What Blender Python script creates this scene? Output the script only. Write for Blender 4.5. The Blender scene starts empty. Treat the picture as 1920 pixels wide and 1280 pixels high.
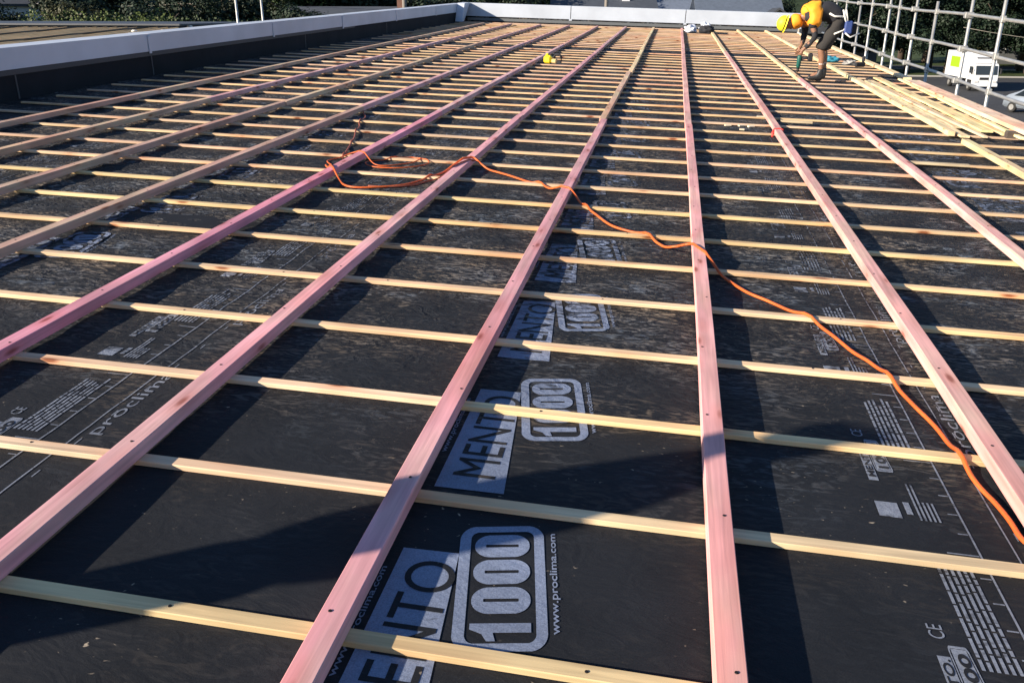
import bpy, bmesh, math, random
from mathutils import Vector, Matrix, noise
random.seed(7)
S = bpy.context.scene
COL = S.collection

# ------------------------------------------------------------------ frames
# roof frame: X across the roof, Y along the pink timbers, Z out of the roof; RM turns it into the world (a slightly pitched roof)
UP = Vector((-.03, .03, 1)).normalized()
YW = (Vector((0, 1, 0)) - UP * UP.y).normalized()
XW = YW.cross(UP)
RM = Matrix((XW, YW, UP)).to_4x4()
H = 1.433
# ------------------------------------------------------------------ camera
pit, rol, yaw = math.radians(23.353), math.radians(1.586), math.radians(-9.688)
fw = Vector((math.sin(yaw)*math.cos(pit), math.cos(yaw)*math.cos(pit), -math.sin(pit)))
rt = Vector((math.cos(yaw), -math.sin(yaw), 0)); cu = rt.cross(fw)
r2 = rt*math.cos(rol) + cu*math.sin(rol); u2 = -rt*math.sin(rol) + cu*math.cos(rol)
cd = bpy.data.cameras.new('camera'); cam = bpy.data.objects.new('camera', cd); COL.objects.link(cam)
cd.sensor_width = 36; cd.lens = 1576.47/1920*36; cd.clip_end = 3000; cd.clip_start = .05
m = Matrix((r2, u2, -fw)).transposed().to_4x4(); m.translation = Vector((0, 0, H))
cam.matrix_world = RM @ m
S.camera = cam
# ------------------------------------------------------------------ light
sd = (RM.to_3x3() @ Vector((-2.25, -1.44, 1))).normalized()
W = bpy.data.worlds.new('World'); S.world = W; W.use_nodes = True
nt = W.node_tree; bg = nt.nodes['Background']
sk = nt.nodes.new('ShaderNodeTexSky'); sk.sky_type = 'NISHITA'; sk.sun_disc = False
sk.sun_elevation = math.asin(sd.z); sk.sun_rotation = math.atan2(sd.x, sd.y)
nt.links.new(sk.outputs[0], bg.inputs[0]); sk.ozone_density = 4.5; sk.dust_density = .3; bg.inputs[1].default_value = .075
sl = bpy.data.lights.new('sun', 'SUN'); sl.energy = 5; sl.angle = math.radians(.5); sl.color = (1, .86, .68)
so = bpy.data.objects.new('sun', sl); COL.objects.link(so)
so.rotation_euler = (-sd).to_track_quat('-Z', 'Y').to_euler(); so.location = (-20, -15, 20)
S.view_settings.view_transform = 'Standard'; S.view_settings.look = 'None'
S.view_settings.exposure = .95; S.view_settings.gamma = 1

# ------------------------------------------------------------------ helpers
ROOF = []          # top-level objects given in the roof frame
def tag(o, label=None, cat=None, group=None, kind=None):
    if label: o['label'] = label
    if cat: o['category'] = cat
    if group: o['group'] = group
    if kind: o['kind'] = kind
    return o
def link(name, me, mats, parent=None, loc=(0, 0, 0), rot=(0, 0, 0), roof=False, color=None):
    o = bpy.data.objects.new(name, me); COL.objects.link(o)
    if me is not None:
        if not isinstance(mats, (list, tuple)): mats = [mats]
        if not me.materials:
            for mm in mats: me.materials.append(mm)
    o.location = loc; o.rotation_euler = rot
    if parent: o.parent = parent
    if color: o.color = (*color, 1)
    if roof: ROOF.append(o)
    return o
def empty(name, loc=(0, 0, 0), rot=(0, 0, 0), roof=False):
    o = bpy.data.objects.new(name, None); COL.objects.link(o); o.location = loc; o.rotation_euler = rot
    o.empty_display_size = .2
    if roof: ROOF.append(o)
    return o
def mesh(name, bm, smooth=False):
    me = bpy.data.meshes.new(name); bm.normal_update(); bm.to_mesh(me); bm.free()
    if smooth:
        for p in me.polygons: p.use_smooth = True
    return me
def box(bm, x0, x1, y0, y1, z0, z1, bev=0, mi=0, rot=None):
    r = bmesh.ops.create_cube(bm, size=1)
    vs = r['verts']
    for v in vs:
        v.co = Vector((x0+(v.co.x+.5)*(x1-x0), y0+(v.co.y+.5)*(y1-y0), z0+(v.co.z+.5)*(z1-z0)))
    if bev > 0:
        es = list({e for v in vs for e in v.link_edges})
        rr = bmesh.ops.bevel(bm, geom=es, offset=bev, segments=1, affect='EDGES', profile=.5)
        vs = list({v for f in rr['faces'] for v in f.verts} | {v for v in vs if v.is_valid})
    if rot is not None:
        for v in vs: v.co = rot @ v.co
    for f in {f for v in vs for f in v.link_faces}: f.material_index = mi
    return vs
def ring(bm, c, axis, r, n=10, ref=None):
    axis = axis.normalized(); a = axis.orthogonal().normalized() if ref is None else (ref-axis*ref.dot(axis)).normalized()
    b = axis.cross(a)
    return [bm.verts.new(c+(a*math.cos(2*math.pi*i/n)+b*math.sin(2*math.pi*i/n))*r) for i in range(n)]
def tube(bm, pts, rad, n=8, caps=True, mi=0):
    pts = [Vector(p) for p in pts]; ref = Vector((.3, .2, 1)); prev = None
    for i, p in enumerate(pts):
        d = (pts[min(i+1, len(pts)-1)]-pts[max(i-1, 0)])
        if abs(d.normalized().dot(ref.normalized())) > .97: ref = Vector((1, .3, .1))
        rr = rad[i] if isinstance(rad, (list, tuple)) else rad
        cur = ring(bm, p, d, rr, n, ref)
        if prev:
            for k in range(n):
                f = bm.faces.new((prev[k], prev[(k+1) % n], cur[(k+1) % n], cur[k])); f.smooth = True; f.material_index = mi
        elif caps: bm.faces.new(cur[::-1]).material_index = mi
        prev = cur
    if caps: bm.faces.new(prev).material_index = mi
def boxmesh(name, *a, **k):
    bm = bmesh.new(); box(bm, *a, **k); return mesh(name, bm)
def tubemesh(name, pts, rad, n=8):
    bm = bmesh.new(); tube(bm, pts, rad, n); return mesh(name, bm)
def prism(bm, prof, x0, x1, mi=0):          # profile in (y,z) pushed along x
    a = [bm.verts.new((x0, y, z)) for y, z in prof]; b = [bm.verts.new((x1, y, z)) for y, z in prof]
    fs = [bm.faces.new(a[::-1]), bm.faces.new(b)]
    for i in range(len(prof)): fs.append(bm.faces.new((a[i], a[(i+1) % len(prof)], b[(i+1) % len(prof)], b[i])))
    for f in fs: f.material_index = mi
def bake(o):                                 # apply modifiers without bpy.ops
    dg = bpy.context.evaluated_depsgraph_get(); dg.update()
    me = bpy.data.meshes.new_from_object(o.evaluated_get(dg)); o.modifiers.clear(); o.data = me
    for p in me.polygons: p.use_smooth = True
def skin(name, chains, mat, parent=None, sub=2, roof=False, loc=(0, 0, 0), rot=(0, 0, 0)):
    """chains: list of lists of (x,y,z,r); points shared by identical position"""
    idx, vs, rs, es = {}, [], [], []
    for ch in chains:
        last = None
        for p in ch:
            k = tuple(round(c, 4) for c in p[:3])
            if k not in idx: idx[k] = len(vs); vs.append(p[:3]); rs.append(p[3])
            if last is not None and last != idx[k]: es.append((last, idx[k]))
            last = idx[k]
    me = bpy.data.meshes.new(name); me.from_pydata(vs, es, [])
    o = link(name, me, mat, parent, loc, rot, roof)
    md = o.modifiers.new('s', 'SKIN'); md.use_smooth_shade = True
    lay = me.skin_vertices[0] if me.skin_vertices else None
    if lay is None:
        bpy.context.view_layer.update(); me.skin_vertices_add() if hasattr(me, 'skin_vertices_add') else None
        lay = me.skin_vertices[0]
    for i, r in enumerate(rs):
        rr = r if isinstance(r, tuple) else (r, r)
        lay.data[i].radius = rr; lay.data[i].use_root = (i == 0)
    sm = o.modifiers.new('u', 'SUBSURF'); sm.levels = sub; sm.render_levels = sub
    bake(o); return o

# ------------------------------------------------------------------ materials
def M(name, col, rough=.7, metal=0, spec=.5, bump=0, bscale=30, var=0, vscale=8):
    mt = bpy.data.materials.new(name); mt.use_nodes = True; n = mt.node_tree; b = n.nodes['Principled BSDF']
    b.inputs['Base Color'].default_value = (*col, 1); b.inputs['Roughness'].default_value = rough
    b.inputs['Metallic'].default_value = metal; b.inputs['Specular IOR Level'].default_value = spec
    tc = n.nodes.new('ShaderNodeTexCoord')
    if var:
        no = n.nodes.new('ShaderNodeTexNoise'); no.inputs['Scale'].default_value = vscale; no.inputs['Detail'].default_value = 6
        n.links.new(tc.outputs['Object'], no.inputs['Vector'])
        mr = n.nodes.new('ShaderNodeMapRange'); mr.inputs[1].default_value = .3; mr.inputs[2].default_value = .7
        mr.inputs[3].default_value = 1-var; mr.inputs[4].default_value = 1+var
        n.links.new(no.outputs['Fac'], mr.inputs[0])
        mx = n.nodes.new('ShaderNodeVectorMath'); mx.operation = 'SCALE'; mx.inputs[0].default_value = col
        n.links.new(mr.outputs[0], mx.inputs['Scale']); n.links.new(mx.outputs[0], b.inputs['Base Color'])
    if bump:
        nb = n.nodes.new('ShaderNodeTexNoise'); nb.inputs['Scale'].default_value = bscale; nb.inputs['Detail'].default_value = 4
        n.links.new(tc.outputs['Object'], nb.inputs['Vector'])
        bp = n.nodes.new('ShaderNodeBump'); bp.inputs['Strength'].default_value = bump; bp.inputs['Distance'].default_value = .01
        n.links.new(nb.outputs['Fac'], bp.inputs['Height']); n.links.new(bp.outputs[0], b.inputs['Normal'])
    return mt
def wood(name, axis, knot=1.0, rough=.62):
    """sawn softwood; colour from the object, grain along axis, knots and stain drift"""
    mt = bpy.data.materials.new(name); mt.use_nodes = True; n = mt.node_tree; N = n.nodes.new; L = n.links.new
    b = n.nodes['Principled BSDF']; b.inputs['Roughness'].default_value = rough; b.inputs['Specular IOR Level'].default_value = .25
    tc = N('ShaderNodeTexCoord'); oi = N('ShaderNodeObjectInfo')
    add = N('ShaderNodeVectorMath'); add.operation = 'ADD'; L(tc.outputs['Object'], add.inputs[0])
    sc = N('ShaderNodeVectorMath'); sc.operation = 'SCALE'; sc.inputs[0].default_value = (17, 9, 5); L(oi.outputs['Random'], sc.inputs['Scale'])
    L(sc.outputs[0], add.inputs[1])
    def mapped(along, across):
        mp = N('ShaderNodeMapping'); mp.inputs['Scale'].default_value = (along, across, across) if axis == 'x' else (across, along, across)
        L(add.outputs[0], mp.inputs[0]); return mp.outputs[0]
    def nz(vec, scale, detail, dist=0):
        t = N('ShaderNodeTexNoise'); t.inputs['Scale'].default_value = scale; t.inputs['Detail'].default_value = detail
        t.inputs['Distortion'].default_value = dist; L(vec, t.inputs['Vector']); return t.outputs['Fac']
    def mr(v, a, b_, c, d):
        t = N('ShaderNodeMapRange'); L(v, t.inputs[0])
        for i, q in enumerate((a, b_, c, d)): t.inputs[i+1].default_value = q
        return t.outputs[0]
    def mul(a, b_):
        t = N('ShaderNodeMath'); t.operation = 'MULTIPLY'
        for i, q in enumerate((a, b_)):
            if isinstance(q, (int, float)): t.inputs[i].default_value = q
            else: L(q, t.inputs[i])
        return t.outputs[0]
    g = nz(mapped(2.2, 70), 1, 5, .4)            # grain
    g2 = nz(mapped(.9, 16), 1, 3, 1.2)           # broad figure
    pt = nz(mapped(2.3, 5), 1, 3)                # patchy drift
    val = mul(mul(mr(g, .3, .7, .84, 1.1), mr(g2, .3, .7, .82, 1.12)), mr(pt, .3, .7, .80, 1.16))
    rv = mr(oi.outputs['Random'], 0, 1, .9, 1.08); val = mul(val, rv)
    col = N('ShaderNodeVectorMath'); col.operation = 'SCALE'; L(oi.outputs['Color'], col.inputs[0]); L(val, col.inputs['Scale'])
    # reddish-brown drift
    mixa = N('ShaderNodeMix'); mixa.data_type = 'RGBA'; mixa.blend_type = 'MULTIPLY'; mixa.inputs[7].default_value = (1.0, .68, .58, 1)
    L(mr(nz(mapped(.7, 3), 1, 4), .52, .75, 0, .75), mixa.inputs[0]); L(col.outputs[0], mixa.inputs[6])
    if axis == 'y':                              # the dye takes unevenly
        dye = N('ShaderNodeMix'); dye.data_type = 'RGBA'; dye.blend_type = 'MULTIPLY'; dye.inputs[7].default_value = (.93, 1.12, 1.0, 1)
        L(mr(nz(mapped(1.6, 6), 1, 5, .8), .46, .68, 0, 1), dye.inputs[0]); L(mixa.outputs[2], dye.inputs[6]); mixa = dye
    # knots
    vo = N('ShaderNodeTexVoronoi'); vo.inputs['Scale'].default_value = 1; vo.inputs['Randomness'].default_value = 1
    L(mapped(3.2, 11), vo.inputs['Vector'])
    kn = mr(vo.outputs['Distance'], .10, .42, .55*knot, 0); kc = mr(vo.outputs['Distance'], .07, .17, knot, 0)
    mixb = N('ShaderNodeMix'); mixb.data_type = 'RGBA'; mixb.blend_type = 'MULTIPLY'; mixb.inputs[7].default_value = (.82, .55, .42, 1)
    L(kn, mixb.inputs[0]); L(mixa.outputs[2], mixb.inputs[6])
    mixc = N('ShaderNodeMix'); mixc.data_type = 'RGBA'; mixc.blend_type = 'MULTIPLY'; mixc.inputs[7].default_value = (.38, .22, .16, 1)
    L(kc, mixc.inputs[0]); L(mixb.outputs[2], mixc.inputs[6]); L(mixc.outputs[2], b.inputs['Base Color'])
    bp = N('ShaderNodeBump'); bp.inputs['Strength'].default_value = .5; bp.inputs['Distance'].default_value = .0015
    L(g, bp.inputs['Height']); L(bp.outputs[0], b.inputs['Normal'])
    return mt
WX, WY = wood('sawn_batten_wood', 'x'), wood('sawn_purlin_wood', 'y', .8)
def membrane(name, col, dust_highlights=True, rough=.75):
    mt = bpy.data.materials.new(name); mt.use_nodes = True; n = mt.node_tree; N = n.nodes.new; L = n.links.new
    b = n.nodes['Principled BSDF']; b.inputs['Roughness'].default_value = rough; b.inputs['Specular IOR Level'].default_value = .2
    tc = N('ShaderNodeTexCoord')
    def nz(scale, sx, sy, detail, dist=0):
        mp = N('ShaderNodeMapping'); mp.inputs['Scale'].default_value = (sx, sy, 1); L(tc.outputs['Object'], mp.inputs[0])
        t = N('ShaderNodeTexNoise'); t.inputs['Scale'].default_value = scale; t.inputs['Detail'].default_value = detail
        t.inputs['Distortion'].default_value = dist; L(mp.outputs[0], t.inputs['Vector']); return t.outputs['Fac']
    def mr(v, a, b_, c, d):
        t = N('ShaderNodeMapRange'); L(v, t.inputs[0])
        for i, q in enumerate((a, b_, c, d)): t.inputs[i+1].default_value = q
        return t.outputs[0]
    def mul(a, b_):
        t = N('ShaderNodeMath'); t.operation = 'MULTIPLY'; L(a, t.inputs[0]); L(b_, t.inputs[1]); return t.outputs[0]
    base = N('ShaderNodeVectorMath'); base.operation = 'SCALE'; base.inputs[0].default_value = col
    L(mul(mr(nz(3, 1, 1, 5), .3, .7, .78, 1.2), mr(nz(260, 1, 1, 2), .3, .7, .8, 1.25)), base.inputs['Scale'])
    out = base.outputs[0]
    if dust_highlights:
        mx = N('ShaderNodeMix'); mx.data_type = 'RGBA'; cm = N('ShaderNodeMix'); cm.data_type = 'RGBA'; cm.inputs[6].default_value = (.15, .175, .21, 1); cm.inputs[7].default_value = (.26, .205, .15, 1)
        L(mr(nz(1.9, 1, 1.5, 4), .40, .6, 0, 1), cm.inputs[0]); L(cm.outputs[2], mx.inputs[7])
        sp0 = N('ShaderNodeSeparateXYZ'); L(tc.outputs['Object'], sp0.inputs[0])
        d1 = mul(mr(nz(11, .8, 2.2, 9, 2.2), .49, .63, 0, 1), mul(mr(nz(1.7, 1, 1.3, 5, .8), .43, .57, .08, 1), mr(sp0.outputs['Y'], 2.0, 4.4, .055, 1)))  # dust streaks that also paint the sheen of wrinkles into the colour
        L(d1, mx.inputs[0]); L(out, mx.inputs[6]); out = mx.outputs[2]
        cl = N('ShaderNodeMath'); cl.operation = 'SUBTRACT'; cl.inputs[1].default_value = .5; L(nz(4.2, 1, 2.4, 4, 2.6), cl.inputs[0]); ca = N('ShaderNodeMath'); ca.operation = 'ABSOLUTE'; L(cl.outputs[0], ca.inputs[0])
        mx3 = N('ShaderNodeMix'); mx3.data_type = 'RGBA'; mx3.inputs[7].default_value = (.20, .175, .145, 1)  # crease highlights painted as thin wiggly tan lines
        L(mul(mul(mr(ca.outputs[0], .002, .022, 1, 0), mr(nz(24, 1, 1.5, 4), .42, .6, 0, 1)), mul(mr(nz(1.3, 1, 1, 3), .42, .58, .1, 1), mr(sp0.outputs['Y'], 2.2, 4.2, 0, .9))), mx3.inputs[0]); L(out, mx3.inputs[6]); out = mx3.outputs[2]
        mx2 = N('ShaderNodeMix'); mx2.data_type = 'RGBA'; mx2.inputs[7].default_value = (.5, .42, .32, 1)
        L(mul(mr(nz(70, .6, 1, 2, .6), .70, .76, 0, 1), mr(nz(2.3, 1, 1, 2), .5, .66, 0, .8)), mx2.inputs[0]); L(out, mx2.inputs[6]); out = mx2.outputs[2]
    L(out, b.inputs['Base Color'])
    sp = N('ShaderNodeSeparateXYZ'); L(tc.outputs['Object'], sp.inputs[0])
    b1 = N('ShaderNodeBump'); b1.inputs['Distance'].default_value = .022
    L(mr(sp.outputs['Y'], 2.2, 5, .12, 1), b1.inputs['Strength'])
    fa = nz(5, 1, 1.8, 5, 2.2); ab = N('ShaderNodeMath'); ab.operation = 'SUBTRACT'; ab.inputs[1].default_value = .5; L(fa, ab.inputs[0])
    a2 = N('ShaderNodeMath'); a2.operation = 'ABSOLUTE'; L(ab.outputs[0], a2.inputs[0]); a3 = N('ShaderNodeMath'); a3.operation = 'MULTIPLY_ADD'; a3.inputs[1].default_value = -2.2; L(a2.outputs[0], a3.inputs[0]); L(nz(9, 1, 2.2, 5, 1.5), a3.inputs[2])
    L(a3.outputs[0], b1.inputs['Height'])
    b2 = N('ShaderNodeBump'); b2.inputs['Strength'].default_value = .35; b2.inputs['Distance'].default_value = .0012
    L(nz(420, 1, 1, 2), b2.inputs['Height']); L(b1.outputs[0], b2.inputs['Normal']); L(b2.outputs[0], b.inputs['Normal'])
    return mt
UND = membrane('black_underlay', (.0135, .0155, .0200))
def printmat(name, col, y0, a, b_):
    m_ = membrane(name, col, dust_highlights=False, rough=.6); wear(m_, y0, a, b_); return m_
def wear(PRW, y0, a, b_):
    n = PRW.node_tree; b = n.nodes['Principled BSDF']; src = b.inputs['Base Color'].links[0].from_socket
    tc = n.nodes.new('ShaderNodeTexCoord'); mp = n.nodes.new('ShaderNodeMapping'); mp.inputs['Scale'].default_value = (1, 2.4, 1); n.links.new(tc.outputs['Object'], mp.inputs[0])
    no = n.nodes.new('ShaderNodeTexNoise'); no.inputs['Scale'].default_value = 11; no.inputs['Detail'].default_value = 7; no.inputs['Distortion'].default_value = 1.2; n.links.new(mp.outputs[0], no.inputs['Vector'])
    sp = n.nodes.new('ShaderNodeSeparateXYZ'); n.links.new(tc.outputs['Object'], sp.inputs[0])
    th = n.nodes.new('ShaderNodeMapRange'); th.inputs[1].default_value = y0; th.inputs[2].default_value = y0+3.4; th.inputs[3].default_value = a; th.inputs[4].default_value = b_; n.links.new(sp.outputs['Y'], th.inputs[0])
    ad = n.nodes.new('ShaderNodeMath'); ad.operation = 'ADD'; n.links.new(no.outputs['Fac'], ad.inputs[0]); n.links.new(th.outputs[0], ad.inputs[1])
    st = n.nodes.new('ShaderNodeMapRange'); st.inputs[1].default_value = .40; st.inputs[2].default_value = .56; n.links.new(ad.outputs[0], st.inputs[0])
    mx = n.nodes.new('ShaderNodeMix'); mx.data_type = 'RGBA'; n.links.new(st.outputs[0], mx.inputs[0]); n.links.new(src, mx.inputs[6]); mx.inputs[7].default_value = (.022, .024, .03, 1); n.links.new(mx.outputs[2], b.inputs['Base Color'])
PRW = printmat('underlay_print', (.185, .225, .325), 2.0, -.26, .045)
PRE = printmat('underlay_fine_print', (.19, .215, .27), 1.6, -.20, .0)
COP = M('painted_coping', (.50, .55, .64), .45, 0, .5, .15, 3, .10, 1.3)
DARKM = M('dark_upstand', (.010, .012, .017), .8, 0, .2, .5, 5, .25, 2)
FLASH = M('grey_flashing', (.16, .17, .18), .5, .3, .5, .1, 6)
GALV = M('galvanised_tube', (.44, .44, .43), .42, .55, .5, .1, 40, .12, 6)
NAIL = M('nail_steel', (.03, .028, .027), .5, .6)
ORG = M('orange_rubber', (.64, .125, .025), .45, bump=.3, bscale=60, var=.22, vscale=5)
WALLM = M('rendered_wall', (.36, .35, .33), .9, 0, .3, .3, 20, .08, 1)

DUSK = (.70, .42, .44); PINK = (.85, .43, .43); PINK2 = (.80, .40, .44); MAG = (.74, .31, .41); SALM = (.84, .48, .43); TAN = (.64, .43, .32)
BRN = (.60, .38, .31); CREAM = (.82, .62, .38); PALE = (.82, .45, .42); YEL = (.87, .68, .415)

def board(name, L, w, t, axis, parent=None, loc=(0, 0, 0), color=YEL, wob=.003, seed=0, roof=True, rotz=0, ch=.0022, mat=None, tilt=0):
    """a sawn length of timber, base at z=0, centred across its width, running from 0 to L along axis"""
    bm = bmesh.new(); n = max(4, int(L/.22)); prev = None; rg = random.Random(seed)
    ph = [rg.uniform(0, 50) for _ in range(3)]
    for i in range(n+1):
        s = L*i/n
        dx = wob*noise.noise(Vector((s*.45, ph[0], 0)))*2.2; dz = wob*.45*max(0, noise.noise(Vector((s*.6, ph[1], 3)))); wv = 1+.02*noise.noise(Vector((s*2, ph[2], 0)))
        hw = w*.5*wv
        pr = [(-hw, ch), (-hw+ch, 0), (hw-ch, 0), (hw, ch), (hw, t-ch), (hw-ch, t), (-hw+ch, t), (-hw, t-ch)]
        cur = []
        for a, z in pr:
            a += dx
            cur.append(bm.verts.new((s, -a, z+dz) if axis == 'x' else (a, s, z+dz)))
        if prev:
            for k in range(8): bm.faces.new((prev[k], cur[k], cur[(k+1) % 8], prev[(k+1) % 8]))
        else: bm.faces.new(cur)
        prev = cur
    bm.faces.new(prev[::-1])
    bmesh.ops.recalc_face_normals(bm, faces=bm.faces)
    return link(name, mesh(name, bm), mat or (WX if axis == 'x' else WY), parent, loc, (tilt, 0, rotz), roof and not parent, color)
ORD = ['first', 'second', 'third', 'fourth', 'fifth', 'sixth', 'seventh', 'eighth', 'ninth', 'tenth', 'eleventh', 'twelfth']
def nth(k):
    return ORD[k-1] if k <= 12 else '%d%s' % (k, 'th' if 10 < k % 100 < 20 else {1: 'st', 2: 'nd', 3: 'rd'}.get(k % 10, 'th'))

# ------------------------------------------------------------------ the building under the roof
Y0, DY = 1.424, .598
XL, XR, YN, YF = -7.4, 4.05, -3.0, 31.0
bld = empty('building', (0, 0, 0), roof=True)
tag(bld, 'flat roofed building under the battens with black upstands and white metal copings', 'building')
link('roof_deck', boxmesh('roof_deck', XL-.3, XR, YN, YF+.3, -.45, -.012), DARKM, bld)
gz = -6.2
link('wall', boxmesh('wall', XL-.28, XR-.03, YN+.03, YF+.28, gz, -.455), WALLM, bld)
# upstands
link('upstand', boxmesh('upstand', XL-.25, XL, YN, YF+.25, -.01, .53), DARKM, bld)
link('upstand', boxmesh('upstand', XL+.003, XR, YF, YF+.25, -.01, .555), UND, bld)
# left coping lengths
seams = [-3.0, 2.9, 7.2, 11.62, 15.7, 19.3, 23.3, 27.4, 31.0]
for i in range(len(seams)-1):
    a, b_ = seams[i], seams[i+1]; rg = random.Random(i); drop = .335 if i < 5 else .315; o_ = .002*(i % 2)
    bm = bmesh.new()
    box(bm, XL-.29, XL+.02+o_, a+.004, b_-.004, .53, .568+o_)
    box(bm, XL+.004, XL+.02+o_, a+.004, b_-.004, drop-.002*i, .53, 0)
    link('coping', mesh('coping', bm), COP, bld)
    if i >= 2:
        link('coping_clip', boxmesh('coping_clip', XL+.021, XL+.035, a-.03, a+.03, drop-.03, .545, .004), COP, bld)
# lower grey strip beneath the coping
link('flashing_strip', boxmesh('flashing_strip', XL+.002, XL+.014, YN, 20.1, .27, .325), M('dark_flashing', (.04, .045, .055), .6), bld)
fs = [-7.39, -3.55, .35, 4.1]
for i in range(3):
    a, b_ = fs[i], fs[i+1]; bm = bmesh.new()
    box(bm, a+.012, b_-.012, YF-.02, YF+.29, .556, .598)
    box(bm, a+.012, b_-.012, YF-.02, YF-.004, .17, .556)
    link('coping', mesh('coping', bm), COP, bld)
    link('coping_clip', boxmesh('coping_clip', b_-.05, b_+.05, YF-.034, YF-.003, .125, .175), COP, bld)
link('flashing_strip', boxmesh('flashing_strip', XL+.2, XR, YF-.03, YF-.002, .03, .12), FLASH, bld)
# folded metal corner cover leaning down to the roof
bm = bmesh.new(); prism(bm, [(30.2, .60), (30.95, .61), (30.9, .54), (30.1, .02), (29.85, .02), (30.15, .56)], XL+.03, XL+.28)
link('corner_cover', mesh('corner_cover', bm), COP, bld)
for yj in (8.9, 11.66, 17.2, 22.5):
    link('upstand_joint', boxmesh('upstand_joint', XL+.0005, XL+.006, yj-.012, yj+.012, .0, .265), M('membrane_lap', (.035, .04, .05), .6), bld)
# right edge flashing
link('edge_flashing', boxmesh('edge_flashing', XR-.012, XR+.004, YN, YF-.04, -.02, .03), COP, bld)
link('fascia', boxmesh('fascia', XR+.001, XR+.03, YN, YF, -.5, -.024), COP, bld)

# ------------------------------------------------------------------ underlay sheets
def sstep(a, b, x):
    t = min(1, max(0, (x-a)/(b-a))); return t*t*(3-2*t)
def hgt(x, y):
    k = (y-Y0)/DY; s = math.sqrt(abs(math.sin(math.pi*(k-.03)))) if y > -1 else 1
    amp = .0012+.012*sstep(2.4, 5.0, y)+.006*sstep(1.2, 1.5, x)*sstep(1.5, 2.5, y)+.005*sstep(-1.2, -1.9, x)*sstep(1.2, 2.4, y)
    v = Vector((x*2.2, y*5.2, 1.7)); w = Vector((x*6, y*9, 5.1))
    q = noise.noise(v+Vector((noise.noise(w*.5)*.9, 0, 0)))*.8+abs(noise.noise(w))*.7-.3
    return -.0015-.003*sstep(2, 4, y)+s*amp*q
sheets = [(-7.395, -4.63), (-4.75, -1.73), (-1.85, 1.17), (1.05, XR-.032)]
ys = []; y = YN
while y < YF: ys.append(y); y += .05 if -.2 < y < 7 else (.07 if y < 11 else .14)
ys.append(YF)
def wordmesh(txt, bold=0.0):
    cu_ = bpy.data.curves.new('t', 'FONT'); cu_.body = txt; cu_.resolution_u = 7; cu_.offset = bold
    o = bpy.data.objects.new('t', cu_); COL.objects.link(o)
    dg = bpy.context.evaluated_depsgraph_get(); dg.update()
    me = bpy.data.meshes.new_from_object(o.evaluated_get(dg)); bpy.data.objects.remove(o)
    xs = [v.co.x for v in me.vertices]; zs = [v.co.y for v in me.vertices]
    x0, x1, z0, z1 = min(xs), max(xs), min(zs), max(zs)
    vs = [((v.co.x-x0)/(x1-x0), (v.co.y-z0)/(z1-z0)) for v in me.vertices]; fs_ = [tuple(p.vertices) for p in me.polygons]
    bpy.data.meshes.remove(me); return vs, fs_
WORDS = {w: wordmesh(w, b) for w, b in (('MENTO', .0), ('www.proclima.com', .01), ('proclima', .0), ('CE', .0), ('1000', .03), ('MENTO.', .02))}
def place(bm, shape, quad, off, mi, lift):
    """shape in unit coords (s along reading direction, t up); quad = corners at (0,0),(1,0),(1,1),(0,1)"""
    vs, fs_ = shape; a, b, c, d = [Vector(q) for q in quad]; nv = []
    for s, t in vs:
        p = a*(1-s)*(1-t)+b*s*(1-t)+c*s*t+d*(1-s)*t
        x, y = p.x+off[0], p.y+off[1]; nv.append(bm.verts.new((x, y, hgt(x, y)+lift)))
    for f in fs_:
        try: bm.faces.new([nv[i] for i in f]).material_index = mi
        except ValueError: pass
def rect(n=1, m_=1):
    vs = [(i/n, j/m_) for j in range(m_+1) for i in range(n+1)]
    return vs, [(j*(n+1)+i, j*(n+1)+i+1, (j+1)*(n+1)+i+1, (j+1)*(n+1)+i) for j in range(m_) for i in range(n)]
def annulus(o, i, n=40):
    """rounded-rect ring: o,i=(x0,y0,x1,y1,rx,ry)"""
    def rr(x0, y0, x1, y1, rx, ry):
        out = []
        for k in range(n):
            a = 2*math.pi*k/n; c, s_ = math.cos(a), math.sin(a)
            cx = (x1-rx) if c > 0 else (x0+rx); cy = (y1-ry) if s_ > 0 else (y0+ry)
            out.append((cx+rx*math.copysign(abs(c), c), cy+ry*math.copysign(abs(s_), s_)))
        return out
    A = rr(*o); B = rr(*i)
    return A+B, [(k, (k+1) % n, n+(k+1) % n, n+k) for k in range(n)]
R1 = rect(6, 6)
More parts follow.
